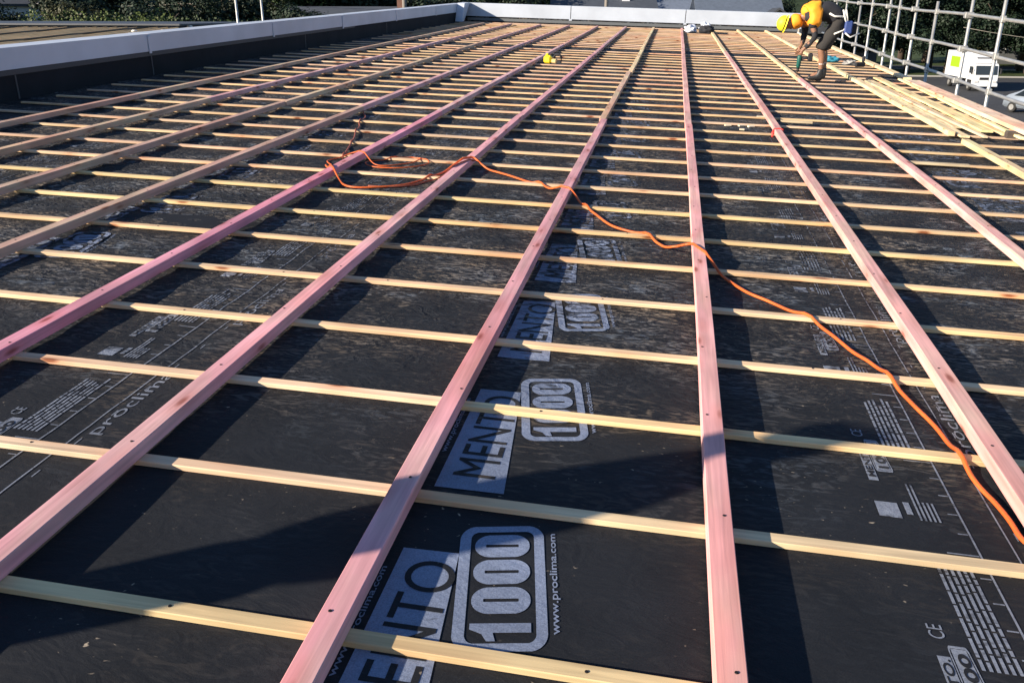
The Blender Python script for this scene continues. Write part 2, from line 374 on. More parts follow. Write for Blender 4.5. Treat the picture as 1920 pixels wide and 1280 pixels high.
# quads in roof XY, reading direction is +Y, up is -X (a logo is printed every 0.99 m, turned a little on the sheet)
BOX = [(-.150, 1.505), (-.233, 1.985), (-.459, 1.930), (-.375, 1.455)]
def sub(q, s0, s1, t0, t1):
    a, b, c, d = [Vector(v) for v in q]
    f = lambda s, t: tuple(a*(1-s)*(1-t)+b*s*(1-t)+c*s*t+d*(1-s)*t)
    return [f(s0, t0), f(s1, t0), f(s1, t1), f(s0, t1)]
def logo(bm, ox, oy):
    L1, L2 = .0022, .0034
    place(bm, annulus((0, 0, 1, 1, .12, .2), (.055, .12, .945, .87, .06, .1)), BOX, (ox, oy), 0, L1)
    for k in range(3):
        s0 = .262+.226*k
        place(bm, annulus((0, 0, 1, 1, .48, .30), (.44, .2, .56, .8, .02, .03)), sub(BOX, s0, s0+.203, .175, .82), (ox, oy), 0, L1)
    one = ([(0.35, 0), (.75, 0), (.75, 1), (.5, 1), (.3, .8), (0, .72), (0, .58), (.35, .62)], [(0, 1, 2, 3, 4, 7), (4, 5, 6, 7)])
    place(bm, one, sub(BOX, .07, .235, .175, .82), (ox, oy), 0, L1)
    # band with the first word knocked out of it
    q = [(-.374, 1.128), (-.438, 1.812), (-.592, 1.806), (-.590, 1.125)]
    place(bm, rect(12, 3), q, (ox, oy), 0, L1)
    place(bm, WORDS['MENTO'], [(-.415, 1.20), (-.425, 1.765), (-.556, 1.765), (-.553, 1.20)], (ox, oy), 1, L2)
    # link between band and box, and the address below
    place(bm, WORDS['www.proclima.com'], [(-.125, 1.565), (-.190, 1.955), (-.213, 1.950), (-.152, 1.560)], (ox, oy), 0, L1)
    place(bm, WORDS['www.proclima.com'], [(-.600, 1.33), (-.605, 1.72), (-.628, 1.72), (-.625, 1.33)], (ox, oy), 0, L1)
def bar(bm, x0, x1, y0, y1, off, n=1):
    place(bm, rect(max(1, int(abs(y1-y0)/.06)), max(1, int(abs(x1-x0)/.06))), [(x1, y0), (x1, y1), (x0, y1), (x0, y0)], off, 2, .0022)
def edgeprint(bm, ox, ya, yb, seed):
    rg = random.Random(seed)
    y = ya
    while y < yb:                              # measuring line with ticks, dashed line
        bar(bm, .968, .974, y, min(y+.5, yb), (ox, 0)); bar(bm, 1.069, 1.074, y, min(y+.5, yb), (ox, 0)); y += .5
    y = ya; k = 0
    while y < yb:
        bar(bm, .972-(.09 if k % 5 == 0 else .034), .966, y, y+.005, (ox, 0)); k += 1
        if k % 2: bar(bm, 1.098, 1.102, y, y+.04, (ox, 0))
        y += .1
    for k in range(int((yb-ya)/1.0)+1):
        o = ya+k*1.0+.05
        if o > yb-1: break
        for r in range(6):                     # rows of fine print, broken into words
            x = .835+r*.0165; y = o; e = o+.36+rg.uniform(-.03, .03)
            while y < e:
                l = rg.uniform(.018, .07); bar(bm, x, x+.0085, y, y+l, (ox, 0)); y += l+.006
        bar(bm, .735, .80, o+.60, o+.68, (ox, 0))
        bar(bm, .818, .836, o+.625, o+.69, (ox, 0))
        for r in range(5): bar(bm, .85+r*.013, .856+r*.013, o+.60, o+.60+(.2 if r < 2 else .1), (ox, 0))
        place(bm, WORDS['CE'], [(.782, o+.09), (.782, o+.14), (.745, o+.14), (.745, o+.09)], (ox, 0), 2, .0022)
        place(bm, annulus((0, 0, 1, 1, .1, .12), (.04, .06, .96, .94, .08, .1)), [(.833, o-.14), (.822, o+.07), (.776, o+.07), (.778, o-.14)], (ox, 0), 2, .0022)
        place(bm, rect(4, 1), [(.827, o-.13), (.817, o+.06), (.782, o+.06), (.783, o-.13)], (ox, 0), 2, .0022)
        place(bm, WORDS['1000'], [(.823, o-.12), (.815, o+.045), (.79, o+.045), (.79, o-.12)], (ox, 0), 1, .0034)
        place(bm, rect(4, 1), [(.774, o-.20), (.774, o+.03), (.744, o+.03), (.744, o-.20)], (ox, 0), 2, .0022)
        place(bm, WORDS['MENTO.'], [(.77, o-.18), (.77, o+.02), (.748, o+.02), (.748, o-.18)], (ox, 0), 1, .0034)
        place(bm, WORDS['proclima'], [(1.15, o+.02), (1.15, o+.5), (1.088, o+.5), (1.088, o+.02)], (ox, 0), 2, .0022)
sl_lab = ['black underlay sheet against the left upstand, mostly in shade', 'black underlay sheet left of the foremost pink timbers, second sheet from the left upstand',
          'black underlay sheet in the middle of the roof with large white lettering', 'black wrinkled underlay sheet along the right roof edge']
for i, (a, b_) in enumerate(sheets):
    t = empty('underlay_sheet', (a, 0, 0), roof=True)
    tag(t, sl_lab[i], 'underlay', 'black underlay sheets covering the roof')
    xs = [a+(b_-a)*k/int((b_-a)/.05) for k in range(int((b_-a)/.05)+1)]
    vs = [(x-a, y, hgt(x, y)+.0006*(i)-(.003 if (k == 0 and i > 0) else 0)) for y in ys for k, x in enumerate(xs)]
    nx = len(xs); fc = [(j*nx+k, j*nx+k+1, (j+1)*nx+k+1, (j+1)*nx+k) for j in range(len(ys)-1) for k in range(nx-1)]
    me = bpy.data.meshes.new('sheet'); me.from_pydata(vs, [], fc)
    for p in me.polygons: p.use_smooth = True
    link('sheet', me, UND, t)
    bm = bmesh.new(); ox = (i-2)*2.9
    ny = {0: 6, 1: 9, 2: 12, 3: 8}[i]
    if i: 
        for k in range(-1, ny): logo(bm, ox, .99*k+(0 if i == 2 else .35*i))
    edgeprint(bm, ox, .6+{0: .3, 1: .5, 2: 0, 3: .2}[i], {0: 7, 1: 9.5, 2: 9.5, 3: 5}[i], i)
    for v in bm.verts: v.co.x -= a; v.co.z += .0006*i
    bad = [v for v in bm.verts if v.co.x > b_-a-.002 or v.co.x < .002]
    bmesh.ops.delete(bm, geom=bad, context='VERTS')
    me = mesh('printed_marks', bm); link('printed_marks', me, [PRW, UND, PRE], t)

# ------------------------------------------------------------------ pink timbers (on top) and yellow battens (below)
ZB, TB, WB = .0195, .0495, .0685
beamX = {k: .2555+.9075*k for k in range(-7, 4)}
beamX.update({-7: -6.15, -6: -5.24, -5: -4.325, -4: -3.38})
nails = boxmesh('nail', -.004, .004, -.004, .004, 0, .0012)
bm = bmesh.new(); bmesh.ops.create_cone(bm, cap_ends=True, segments=10, radius1=.0048, radius2=.0042, depth=.0016); nails = mesh('nail', bm); nails.materials.append(NAIL)
# colours of the near, second and far lengths
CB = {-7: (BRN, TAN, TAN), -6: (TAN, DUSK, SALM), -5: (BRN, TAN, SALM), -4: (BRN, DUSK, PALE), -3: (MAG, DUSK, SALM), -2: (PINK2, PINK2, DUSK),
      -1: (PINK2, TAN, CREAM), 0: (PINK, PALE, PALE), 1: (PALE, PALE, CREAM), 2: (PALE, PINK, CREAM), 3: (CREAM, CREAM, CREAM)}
side = {k: nth(k+8) for k in range(-7, 4)}
cname = {PINK: 'pink', PINK2: 'dusky pink', MAG: 'deep pink', SALM: 'salmon', TAN: 'weathered tan', BRN: 'brownish pink', CREAM: 'cream', PALE: 'pale pink', DUSK: 'greyish pink'}
for k, X in beamX.items():
    rg = random.Random(100+k)
    cuts = [-1.6, 9.28+rg.uniform(-.06, .06), 14.7+rg.uniform(-.25, .25) if k in (-1, 2) else None, 20.2+rg.uniform(-.08, .08), 29.9+.17*k]
    cuts = [c for c in cuts if c is not None]
    if k == 3: cuts = [-1.6, 9.22, 9.7, 20.2, 30.4]
    segs = [(cuts[i], cuts[i+1]) for i in range(len(cuts)-1)]
    if k == 3: segs.pop(1)
    for j, (a, b_) in enumerate(segs):
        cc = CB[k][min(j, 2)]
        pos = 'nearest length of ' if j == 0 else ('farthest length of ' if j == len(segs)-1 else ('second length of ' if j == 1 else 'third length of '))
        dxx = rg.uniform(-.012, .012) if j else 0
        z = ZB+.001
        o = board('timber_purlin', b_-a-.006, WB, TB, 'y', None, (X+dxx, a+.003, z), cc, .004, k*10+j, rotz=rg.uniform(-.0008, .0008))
        tag(o, '%s timber on the battens, %sthe %s run from the left' % (cname[cc], pos, side[k]), 'timber', 'pink timbers running the length of the roof')
        if j == 0:
            for q in range(0, 12):
                yy = Y0+DY*q+.022+rg.uniform(-.012, .012); nx_ = rg.uniform(-.02, .02)
                c = link('nail', nails, NAIL, o, (nx_, yy-a, TB+.0012))
# outer edge boards along the right side
o = board('edge_board', 16.9, .235, .045, 'y', None, (3.925, -1.6, ZB+.001), (.84, .60, .46), .004, 501, ch=.004)
tag(o, 'wide pinkish cream board along the right roof edge, nearer of the two edge boards', 'board', 'boards along the right roof edge')
o = board('edge_board', 13.5, .13, .045, 'y', None, (3.95, 15.7, ZB+.001), CREAM, .006, 502, ch=.004)
tag(o, 'narrower cream board along the right roof edge behind the worker', 'board', 'boards along the right roof edge')
nk = 0
for k in range(-2, 49):
    if k == 31: continue
    nk += 1; rg = random.Random(900+k)
    xj = beamX[rg.choice([-5, -4, -2, -1, 0, 1, 2])]+rg.uniform(-.01, .01) if k > 2 else beamX[rg.choice([-3, -1])]
    xl = -7.2+rg.uniform(-.07, .07)
    for j, (a, b_) in enumerate(((xl, xj-.001), (xj+.001, 3.985))):
        f_ = rg.uniform(.86, 1.04); cc = (YEL[0]*f_, YEL[1]*f_*rg.uniform(.95, 1.02), YEL[2]*f_*rg.uniform(.85, 1.1))
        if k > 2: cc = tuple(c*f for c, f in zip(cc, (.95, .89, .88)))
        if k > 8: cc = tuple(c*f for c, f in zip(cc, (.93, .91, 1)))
        dy = rg.uniform(-.004, .004)+(rg.uniform(-.012, .012) if j and k > 4 else 0)
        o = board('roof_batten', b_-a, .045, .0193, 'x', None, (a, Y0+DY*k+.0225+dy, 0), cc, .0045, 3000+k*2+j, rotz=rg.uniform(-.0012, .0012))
        tag(o, 'yellow cross batten, %s piece of the %s row counting from the photo bottom' % (('left', 'right')[j], nth(nk)), 'batten', 'yellow battens running across the roof')
        if k < 8:
            for q in range(-4, 4):
                xx = beamX[q]+.45+rg.uniform(-.2, .2)
                if a < xx < b_ and rg.random() < .5: link('nail', nails, NAIL, o, (xx-a, rg.uniform(-.01, .01), .0193+.001))
# doubled short lengths beside battens
for i, (x, y, l, rz) in enumerate([(2.12, 7.93, .52, 0), (1.28, 10.06, .34, -.02)]):
    o = board('batten_offcut', l, .06, .02, 'x', None, (x, y, .0245), (.62, .5, .33), .001, 70+i, rotz=rz)
    tag(o, ['short batten piece laid on a batten right of the tenth timber run', 'short wide offcut on a batten right of the red tied joint'][i], 'offcut', 'timber offcuts lying on the battens')

# ------------------------------------------------------------------ pile of loose boards on the right
pile = [(3.10, 9.62, 5.7, .09, .021, YEL, .006), (3.21, 10.3, 4.9, .10, .021, (.62, .52, .36), .001), (3.315, 9.95, 5.3, .075, .0215, CREAM, .010),
        (3.26, 9.5, 5.0, .045, .0465, (.78, .6, .42), .026), (3.40, 9.9, 5.6, .12, .0465, (.92, .74, .40), -.002), (3.56, 9.35, 5.8, .05, .0715, (.95, .8, .42), -.018), (3.57, 9.9, 4.8, .07, .021, CREAM, .017)]
plab = ['outermost left and flat', 'greyish and second from the left', 'in the middle, flat on the battens', 'narrow, lying askew on top', 'wide and bright yellow', 'narrow, topmost of the pile', 'rightmost by the edge board']
for i, (x, y, l, w, z, cc, rz) in enumerate(pile):
    o = board('loose_board', l, w, .022 if z < .06 else .024, 'y', None, (x, y, z), cc, .014, 600+i, rotz=rz)
    tag(o, 'board in the loose pile at right, '+plab[i], 'board', 'loose boards piled by the right edge')
o = board('timber_block', .09, .09, .07, 'x', None, (3.47, 9.58, .048), (.10, .08, .07), 0, 5); tag(o, 'dark square block at the near end of the loose board pile', 'block')

# ------------------------------------------------------------------ orange hose and cords
def cord(name, pts, r, mat, label, lift=0.0, cat='hose', n=8):
    # resample with Catmull-Rom, rest on whatever lies below
    P = [Vector((x, y, 0)) for x, y in pts]; out = []
    for i in range(len(P)-1):
        p0, p1, p2, p3 = P[max(i-1, 0)], P[i], P[i+1], P[min(i+2, len(P)-1)]
        k = max(2, int((p2-p1).length/.02))
        for j in range(k):
            t = j/k; out.append(.5*((2*p1)+(p2-p0)*t+(2*p0-5*p1+4*p2-p3)*t*t+(3*p1-p0-3*p2+p3)*t**3))
    out.append(P[-1])
    base = []
    for p in out:
        z = .001
        kk = (p.y-Y0)/DY; fr = (kk-math.floor(kk))*DY
        if fr < .047 or fr > DY-.002: z = .0205
        for X in beamX.values():
            if abs(p.x-X) < WB/2+.003: z = ZB+TB+.002
        base.append(z+r)
    zz = list(base); step = [0]+[(out[i]-out[i-1]).length for i in range(1, len(out))]
    for i in range(1, len(zz)): zz[i] = max(zz[i], zz[i-1]-step[i]*.32)
    for i in range(len(zz)-2, -1, -1): zz[i] = max(zz[i], zz[i+1]-step[i+1]*.32)
    for _ in range(3): zz = [max(base[i], (zz[max(i-1, 0)]+zz[i]+zz[min(i+1, len(zz)-1)])/3) for i in range(len(zz))]
    bm = bmesh.new(); tube(bm, [(p.x, p.y, z+lift) for p, z in zip(out, zz)], r, n)
    o = link(name, mesh(name, bm), mat, roof=True); tag(o, label, cat); return o
cord('orange_hose', [(1.9, 1.45), (1.5, 1.62), (1.26, 1.78), (1.14, 1.95), (1.105, 2.15), (1.106, 2.28), (1.095, 2.38), (1.075, 2.48), (1.062, 2.66), (1.048, 2.846), (1.015, 3.004), (.982, 3.169), (.956, 3.30), (.925, 3.40), (.877, 3.49), (.821, 3.664), (.752, 3.82), (.668, 3.931),
     (.58, 4.043), (.485, 4.153), (.389, 4.34), (.314, 4.5), (.26, 4.62), (.199, 4.74), (.109, 4.757), (.029, 4.9), (-.055, 5.05), (-.261, 5.21), (-.407, 5.5), (-.52, 5.72), (-.61, 5.88), (-.684, 5.93), (-.75, 6.06), (-.895, 6.24), (-.987, 6.306),
     (-1.19, 6.502), (-1.42, 6.68), (-1.53, 6.76), (-1.66, 6.55), (-1.72, 6.3), (-1.85, 5.95), (-2.04, 5.8), (-2.186, 5.76), (-2.302, 5.84), (-2.456, 6.06), (-2.56, 6.25), (-2.66, 6.42)], .0078, ORG,
     'orange hose snaking over the battens and pink timbers from the right foreground to the left')
RED = M('red_brown_cord', (.26, .07, .04), .6)
cord('coiled_cord', [(-2.62, 6.45), (-2.72, 6.62), (-2.60, 6.80), (-2.45, 6.72), (-2.31, 6.57), (-2.2, 6.56), (-2.08, 6.68), (-1.98, 6.84), (-2.1, 6.95), (-2.25, 6.8), (-2.4, 6.66), (-2.3, 6.5), (-2.1, 6.5), (-1.95, 6.62), (-1.9, 6.78), (-2.05, 6.86)], .005, ORG,
     'loose loops of orange cord beside the fifth timber run', cat='cord')
cord('brown_cord', [(-2.64, 6.74), (-2.72, 7.06), (-2.83, 7.5), (-2.9, 7.75), (-2.98, 8.0), (-3.05, 8.3), (-3.14, 8.55), (-3.2, 8.9), (-3.33, 9.2)], .008, RED, 'thin brown cord running from the orange loops up to the timber joint', cat='cord')
cord('twisted_cord', [(-2.1, 5.84), (-1.95, 5.85), (-1.8, 5.95), (-1.72, 6.12), (-1.62, 6.25), (-1.56, 6.55), (-1.5, 6.75)], .006, RED, 'thin red brown cord tangled along the orange hose between two timbers', cat='cord')
bm = bmesh.new()
for k in range(9):
    a0 = k*.7; box(bm, -.03+.008*math.sin(a0), .05, -.035+.01*k, -.028+.01*k, -.01, .05+.003*math.cos(a0))
TIE = M('red_strap', (.75, .06, .05), .6)
for i, (x, y) in enumerate([(beamX[1], 9.24), ]):
    pass
bm.free(); bm = bmesh.new(); tube(bm, [(-.041, -.02, .0), (-.042, 0, .05), (0, .008, .056), (.042, .01, .05), (.043, .0, .0)], .008, 6); tube(bm, [(-.041, .01, .048), (-.06, -.03, .02), (-.062, -.07, -.02)], .011, 6)
o = link('joint_tie', mesh('joint_tie', bm), TIE, loc=(beamX[1], 9.2, ZB), roof=True); tag(o, 'red strap wrapped round the joint of the ninth timber run', 'strap')
LEAF = M('pale_chip', (.8, .68, .48), .8)
rg = random.Random(5)
for i, (x, y) in enumerate([(.65, 9.70), (.80, 9.72), (.90, 9.70), (.79, 9.45), (1.06, 10.5)]):
    o = board('wood_chip', .05+.03*rg.random(), .035, .015, 'x', None, (x, y, .003 if i == 3 else .0), (.9, .8, .6), 0, i, rotz=rg.uniform(-.6, .6))
    tag(o, ['small pale wood offcut left end of the row before the ninth timber run', 'small pale wood offcut in the middle of the row before the ninth run', 'small pale wood offcut at the right end of that row',
            'small pale wood offcut lying nearer than the row of three', 'small pale wood offcut against the ninth timber run'][i], 'offcut', 'small pale offcuts between the battens')

# ------------------------------------------------------------------ scaffold
def scaffold(X, ys_, rails, y0, y1, label, tops):
    s = empty('scaffold', (X, y0, 0), roof=True); tag(s, label, 'scaffold')
    upv = Vector((-.03, .03, 1)); 
    for i, y in enumerate(ys_):
        ox = .0485 if i % 2 else 0
        a = Vector((ox, y-y0, 0)); pts = [a+upv*(-4.6-.05), a+upv*tops[i % len(tops)]]
        link('post', tubemesh('post', pts, .0242, 10), GALV, s)
        for z in rails:
            bm = bmesh.new(); c = a+upv*z; box(bm, c.x-.045+(.02 if not i % 2 else -.045), c.x+.035, c.y-.05, c.y+.05, c.z-.045, c.z+.045, .008)
            link('coupler', mesh('coupler', bm), GALV, s)
    for z in rails:
        pts = []; rg = random.Random(int(z*100)); n = 16
        for i in range(n+1):
            y = y0+(y1-y0)*i/n; pts.append((.0245-.03*z, y-y0+.03*z, z+.012*math.sin(i*1.3+z)))
        link('rail', tubemesh('rail', pts, .0242, 10), GALV, s)
    return s
PY = [9.2, 11.3, 13.3, 14.85, 16.55, 18.1, 19.2, 20.25, 21.8, 23.4, 25.0, 26.8]
sc = scaffold(4.45, PY, [.13, .60, 1.085], 8.5, 28.6, 'galvanised tube scaffold with three rails along the right roof edge', [2.6, 2.3, 2.7, 2.5, 1.25])
sc2 = scaffold(-9.2, [17.9, 19.0], [-1.6, -3.2], 17.0, 20.2, 'two bare scaffold tubes standing behind the left coping', [2.6, 2.4])

# ------------------------------------------------------------------ people
SKIN = M('skin', (.26, .13, .08), .5); BLK = M('black_cloth', (.02, .021, .028), .85, bump=.4, bscale=25); HV = M('hi_vis_orange', (.95, .36, .02), .7, bump=.4, bscale=14)
HVY = M('hi_vis_yellow', (.90, .80, .03), .55); GRY = M('dark_grey_cloth', (.03, .028, .028), .9, bump=.4, bscale=20); BOOT = M('black_leather', (.02, .02, .022), .5)
SOCK = M('white_sock', (.75, .72, .72), .8); WEB = M('white_webbing', (.75, .75, .73), .6); BLUEW = M('blue_webbing', (.03, .06, .22), .6); HAIR = M('dark_hair', (.03, .02, .015), .6)
def hand(bm_chains, w, d, side_, up, s=1.0, curl=.6):
    """chains for palm, five fingers; w wrist point, d hand direction, side_ thumb side, up back-of-hand"""
    w, d, side_, up = Vector(w), Vector(d).normalized(), Vector(side_).normalized(), Vector(up).normalized()
    palm = w+d*.075*s; ch = [[(*w, .026*s), (*(w+d*.035*s), .029*s), (*palm, .030*s)]]
    for i, ln in enumerate((.062, .072, .068, .052)):
        b0 = palm+side_*(.026-.0175*i)*s+d*.006*s
        p1 = b0+(d*.6-up*.2*curl)*ln*.5*s*1.6; p2 = p1+(d*(.6-.7*curl)-up*.8*curl)*ln*.34*s*1.5; p3 = p2+(d*(.2-.9*curl)-up*.6*curl)*ln*.3*s
        ch.append([(*palm, .030*s), (*b0, .0105*s), (*p1, .0092*s), (*p2, .0085*s), (*p3, .007*s)])
    t0 = w+d*.03*s+side_*.028*s; t1 = t0+(side_*.6+d*.7-up*.2)*.035*s; t2 = t1+(d*.9-up*.4)*.028*s
    ch.append([(*(w+d*.035*s), .029*s), (*t0, .013*s), (*t1, .011*s), (*t2, .009*s)])
    bm_chains.extend(ch)
def person(name, J, loc, rz, label, hat=True, shirt=BLK, pants=GRY, pants_len=1.0, extra=None):
    p = empty(name, loc, (0, 0, rz), roof=True); tag(p, label, 'person')
    g = lambda k, r: (*J[k], r)
    ch = [[g('pelvis', .11), g('waist', .10), g('chest', .12), g('upch', .11), g('neck', .055), g('headb', .07), g('head', .088), g('crown', .075)],
          [g('headb', .07), g('chin', .042)], [g('head', .088), g('nose', .016)]]
    for s in 'NF':
        ch.append([g('upch', .12), g('sh'+s, .062), g('el'+s, .043), g('wr'+s, .026)])
        ch.append([g('pelvis', .11), g('hip'+s, .082), g('kn'+s, .062), g('ca'+s, .055), g('an'+s, .038), g('to'+s, .034)])
        d = Vector(J['wr'+s])-Vector(J['el'+s]); side_ = Vector(J.get('thumb'+s, (-1, 0, .2))); hand(ch, J['wr'+s], J.get('hd'+s, tuple(d)), side_, Vector(J.get('back'+s, (0, -1 if s == 'N' else 1, .3))))
    skin('body', ch, SKIN, p, 2)
    def lerp(a, b, t): return tuple(Vector(J[a]).lerp(Vector(J[b]), t))
    t_ch = [[(*J['pelvis'], .16), (*J['waist'], .17), (*J['chest'], .18), (*J['upch'], .145), (*lerp('upch', 'neck', .6), .085)]]
    for s in 'NF': t_ch.append([(*J['upch'], .145), (*J['sh'+s], .082), (*lerp('sh'+s, 'el'+s, .55), .068)])
    shirt_o = skin('shirt', t_ch, shirt, p, 2)
    for s in 'NF':
        skin('sleeve', [[(*lerp('sh'+s, 'el'+s, .4), .058), (*J['el'+s], .053), (*lerp('el'+s, 'wr'+s, .85), .036)]], BLK, p, 2)
    b_ch = [[(*lerp('pelvis', 'waist', .45), .15), (*J['pelvis'], .165)]]
    for s in 'NF':
        c = [(*J['pelvis'], .165), (*J['hip'+s], .125), (*lerp('hip'+s, 'kn'+s, .9), .112), (*lerp('kn'+s, 'ca'+s, .25), .108)]
        if pants_len > 1: c += [(*J['kn'+s], .085), (*J['ca'+s], .07), (*lerp('ca'+s, 'an'+s, .9), .06)]
        b_ch.append(c)
    skin('trousers' if pants_len > 1 else 'shorts', b_ch, pants, p, 2)
    for s in 'NF':
        a, t = Vector(J['an'+s]), Vector(J['to'+s]); d = (t-a); d.z = 0; d.normalize(); z0 = t.z-.012
        skin('boot', [[(a.x, a.y, a.z+.07, .055), (a.x, a.y, a.z, .055), (a.x+d.x*.0, a.y, z0+.02, .05)], [(a.x-d.x*.04, a.y-d.y*.04, z0+.015, .042), (a.x, a.y, z0+.02, .05), (a.x+d.x*.1, a.y+d.y*.1, z0+.014, .047), (a.x+d.x*.19, a.y+d.y*.19, z0+.008, .036)]], BOOT, p, 2)
        if pants_len <= 1: skin('sock', [[(*lerp('an'+s, 'ca'+s, .40), .058), (*lerp('an'+s, 'ca'+s, .72), .056)]], SOCK, p, 1)
    return p, J
# worker bending over the drill
J = dict(pelvis=(.20, 0, .89), waist=(.12, 0, 1.02), chest=(-.05, 0, 1.07), upch=(-.25, 0, 1.00), neck=(-.40, 0, .93), headb=(-.48, 0, .88), head=(-.565, 0, .845), crown=(-.65, 0, .83),
         chin=(-.54, 0, .76), nose=(-.62, 0, .745), shN=(-.24, -.19, .93), elN=(-.14, -.22, .66), wrN=(-.29, -.13, .46), shF=(-.28, .17, .92), elF=(-.25, .22, .68), wrF=(-.31, .06, .49),
         hipN=(.19, -.1, .84), knN=(-.02, -.13, .49), caN=(.02, -.13, .36), anN=(.03, -.13, .13), toN=(-.13, -.13, .04),
         hipF=(.2, .1, .84), knF=(.06, .13, .49), caF=(.1, .14, .36), anF=(.12, .14, .13), toF=(-.04, .15, .04), thumbN=(-.3, 0, .5), hdN=(-.4, .1, -.9), hdF=(-.35, -.3, -.8), backN=(.2, -1, 0), backF=(.2, 1, 0))
wk, J = person('person', J, (2.37, 15.05, .027), 0, 'worker in shorts and an orange and yellow top bending over to drill into a timber', shirt=BLK)
HVo = skin('hi_vis_cape', [[(-.06, 0, 1.06, .20), (-.16, 0, 1.04, .205), (-.28, 0, .98, .185), (-.37, 0, .93, .13)], [(-.16, 0, 1.04, .205), (-.20, -.17, .94, .14), (-.17, -.21, .80, .115)], [(-.16, 0, 1.04, .205), (-.24, .17, .94, .13), (-.25, .2, .80, .10)]], HV, wk, 3)
skin('hood', [[(-.35, 0, .92, .12), (-.45, 0, .88, .125), (-.54, 0, .85, .130)]], HV, wk, 2)
for ch_ in wk.children:
    if ch_.name.split('.')[0] in ('shirt', 'hi_vis_cape', 'shorts', 'sleeve', 'hood'):
        me = ch_.data; nr = [v.normal.copy() for v in me.vertices]
        for v, n_ in zip(me.vertices, nr): v.co += n_*(.016*noise.noise(v.co*11)+.012*(abs(noise.noise(v.co*7+Vector((4, 0, 0))))-.3))
hd = empty('hard_hat', (0, 0, 0)); hd.parent = wk
bm = bmesh.new(); bmesh.ops.create_uvsphere(bm, u_segments=20, v_segments=12, radius=1)
bmesh.ops.delete(bm, geom=[v for v in bm.verts if v.co.z < -.25], context='VERTS')
for v in bm.verts: v.co = Vector((v.co.x*.135, v.co.y*.118, v.co.z*.125))
hm = link('hat_shell', mesh('hat_shell', bm, True), HVY, hd)
bm = bmesh.new(); bmesh.ops.create_cone(bm, cap_ends=True, segments=24, radius1=.142, radius2=.13, depth=.014)
for v in bm.verts: v.co.x *= 1.1
bl = link('hat_brim', mesh('hat_brim', bm), HVY, hd, (0, 0, -.03))
hd.scale = (.92, .95, .92); hd.location = (-.63, 0, .845); hd.rotation_euler = (0, math.radians(-78), 0)
# harness with straps and tool pouches
for pts, rr in (([(.30, -.15, .98), (.1, -.2, .98), (.02, -.18, 1.02)], .016), ([(.30, -.15, .98), (.33, -.08, .90), (.28, -.17, .78), (.13, -.22, .72)], .013), ([(.22, -.17, 1.08), (.27, -.18, .94), (.35, -.12, .82)], .014),
                ([(.30, -.2, .74), (.38, -.21, .68), (.52, -.16, .74)], .013), ([(.31, -.2, .92), (.26, -.2, 1.08)], .011)):
    link('harness_strap', tubemesh('harness_strap', pts, rr, 6), WEB, wk)
bm = bmesh.new(); box(bm, .28, .40, -.2, -.04, .72, .92, .02); link('tool_pouch', mesh('tool_pouch', bm), BLUEW, wk)
bm = bmesh.new(); box(bm, .38, .48, -.14, .06, .70, .88, .02); link('tool_pouch', mesh('tool_pouch', bm), BLK, wk)
# drill
dr = empty('cordless_drill', (2.045, 14.93, .075), roof=True); tag(dr, 'green cordless drill held down on a timber by the worker', 'drill')
GRN = M('green_plastic', (.01, .10, .08), .4)
bm = bmesh.new(); tube(bm, [(0, 0, .13), (.0, 0, .16), (0, 0, .30), (0, 0, .33)], [.022, .034, .036, .03], 12); link('drill_body', mesh('drill_body', bm), GRN, dr)
bm = bmesh.new(); tube(bm, [(.02, 0, .27), (.10, 0, .29), (.15, 0, .30)], [.02, .02, .024], 10); box(bm, .13, .2, -.04, .04, .25, .36, .01); link('drill_handle', mesh('drill_handle', bm), BLK, dr)
bm = bmesh.new(); tube(bm, [(0, 0, .13), (0, 0, .085), (0, 0, .07)], [.02, .02, .012], 10); tube(bm, [(0, 0, .08), (0, 0, 0)], .005, 6); link('drill_chuck', mesh('drill_chuck', bm), NAIL, dr)
# second person, standing to the left of the photographer: only the shadow falls in the picture
fx = Vector((-.54, .84, 0)).normalized(); sx = Vector((.84, .54, 0)).normalized()
def P2(f, s, z): return (fx.x*f+sx.x*s, fx.y*f+sx.y*s, z)
J2 = dict(pelvis=P2(0, 0, .93), waist=P2(.01, 0, 1.08), chest=P2(.0, 0, 1.27), upch=P2(-.01, 0, 1.41), neck=P2(0, 0, 1.52), headb=P2(.01, 0, 1.58), head=P2(.015, 0, 1.67), crown=P2(.0, 0, 1.72), chin=P2(.05, 0, 1.58), nose=P2(.11, 0, 1.65),
          shN=P2(0, .18, 1.42), elN=P2(-.02, .19, 1.13), wrN=P2(.04, .17, .9), shF=P2(0, -.18, 1.42), elF=P2(-.02, -.19, 1.13), wrF=P2(.04, -.17, .9),
          hipN=P2(0, .1, .9), knN=P2(.01, .11, .5), caN=P2(-.02, .11, .36), anN=P2(-.02, .11, .1), toN=P2(.13, .12, .04), hipF=P2(0, -.1, .9), knF=P2(.01, -.11, .5), caF=P2(-.02, -.11, .36), anF=P2(-.02, -.11, .1), toF=P2(.13, -.12, .04),
          thumbN=P2(.3, 0, 0), thumbF=P2(.3, 0, 0), backN=P2(0, 1, 0), backF=P2(0, -1, .2))
p2, _ = person('person', J2, (-3.08, .30, .0), 0, 'person in dark trousers standing on the roof to the left, whose shadow crosses the foreground', shirt=BLK, pants=GRY, pants_len=2)
skin('hair', [[P2(-.02, 0, 1.68)+(.1,), P2(-.01, 0, 1.735)+(.085,)]], HAIR, p2, 2)

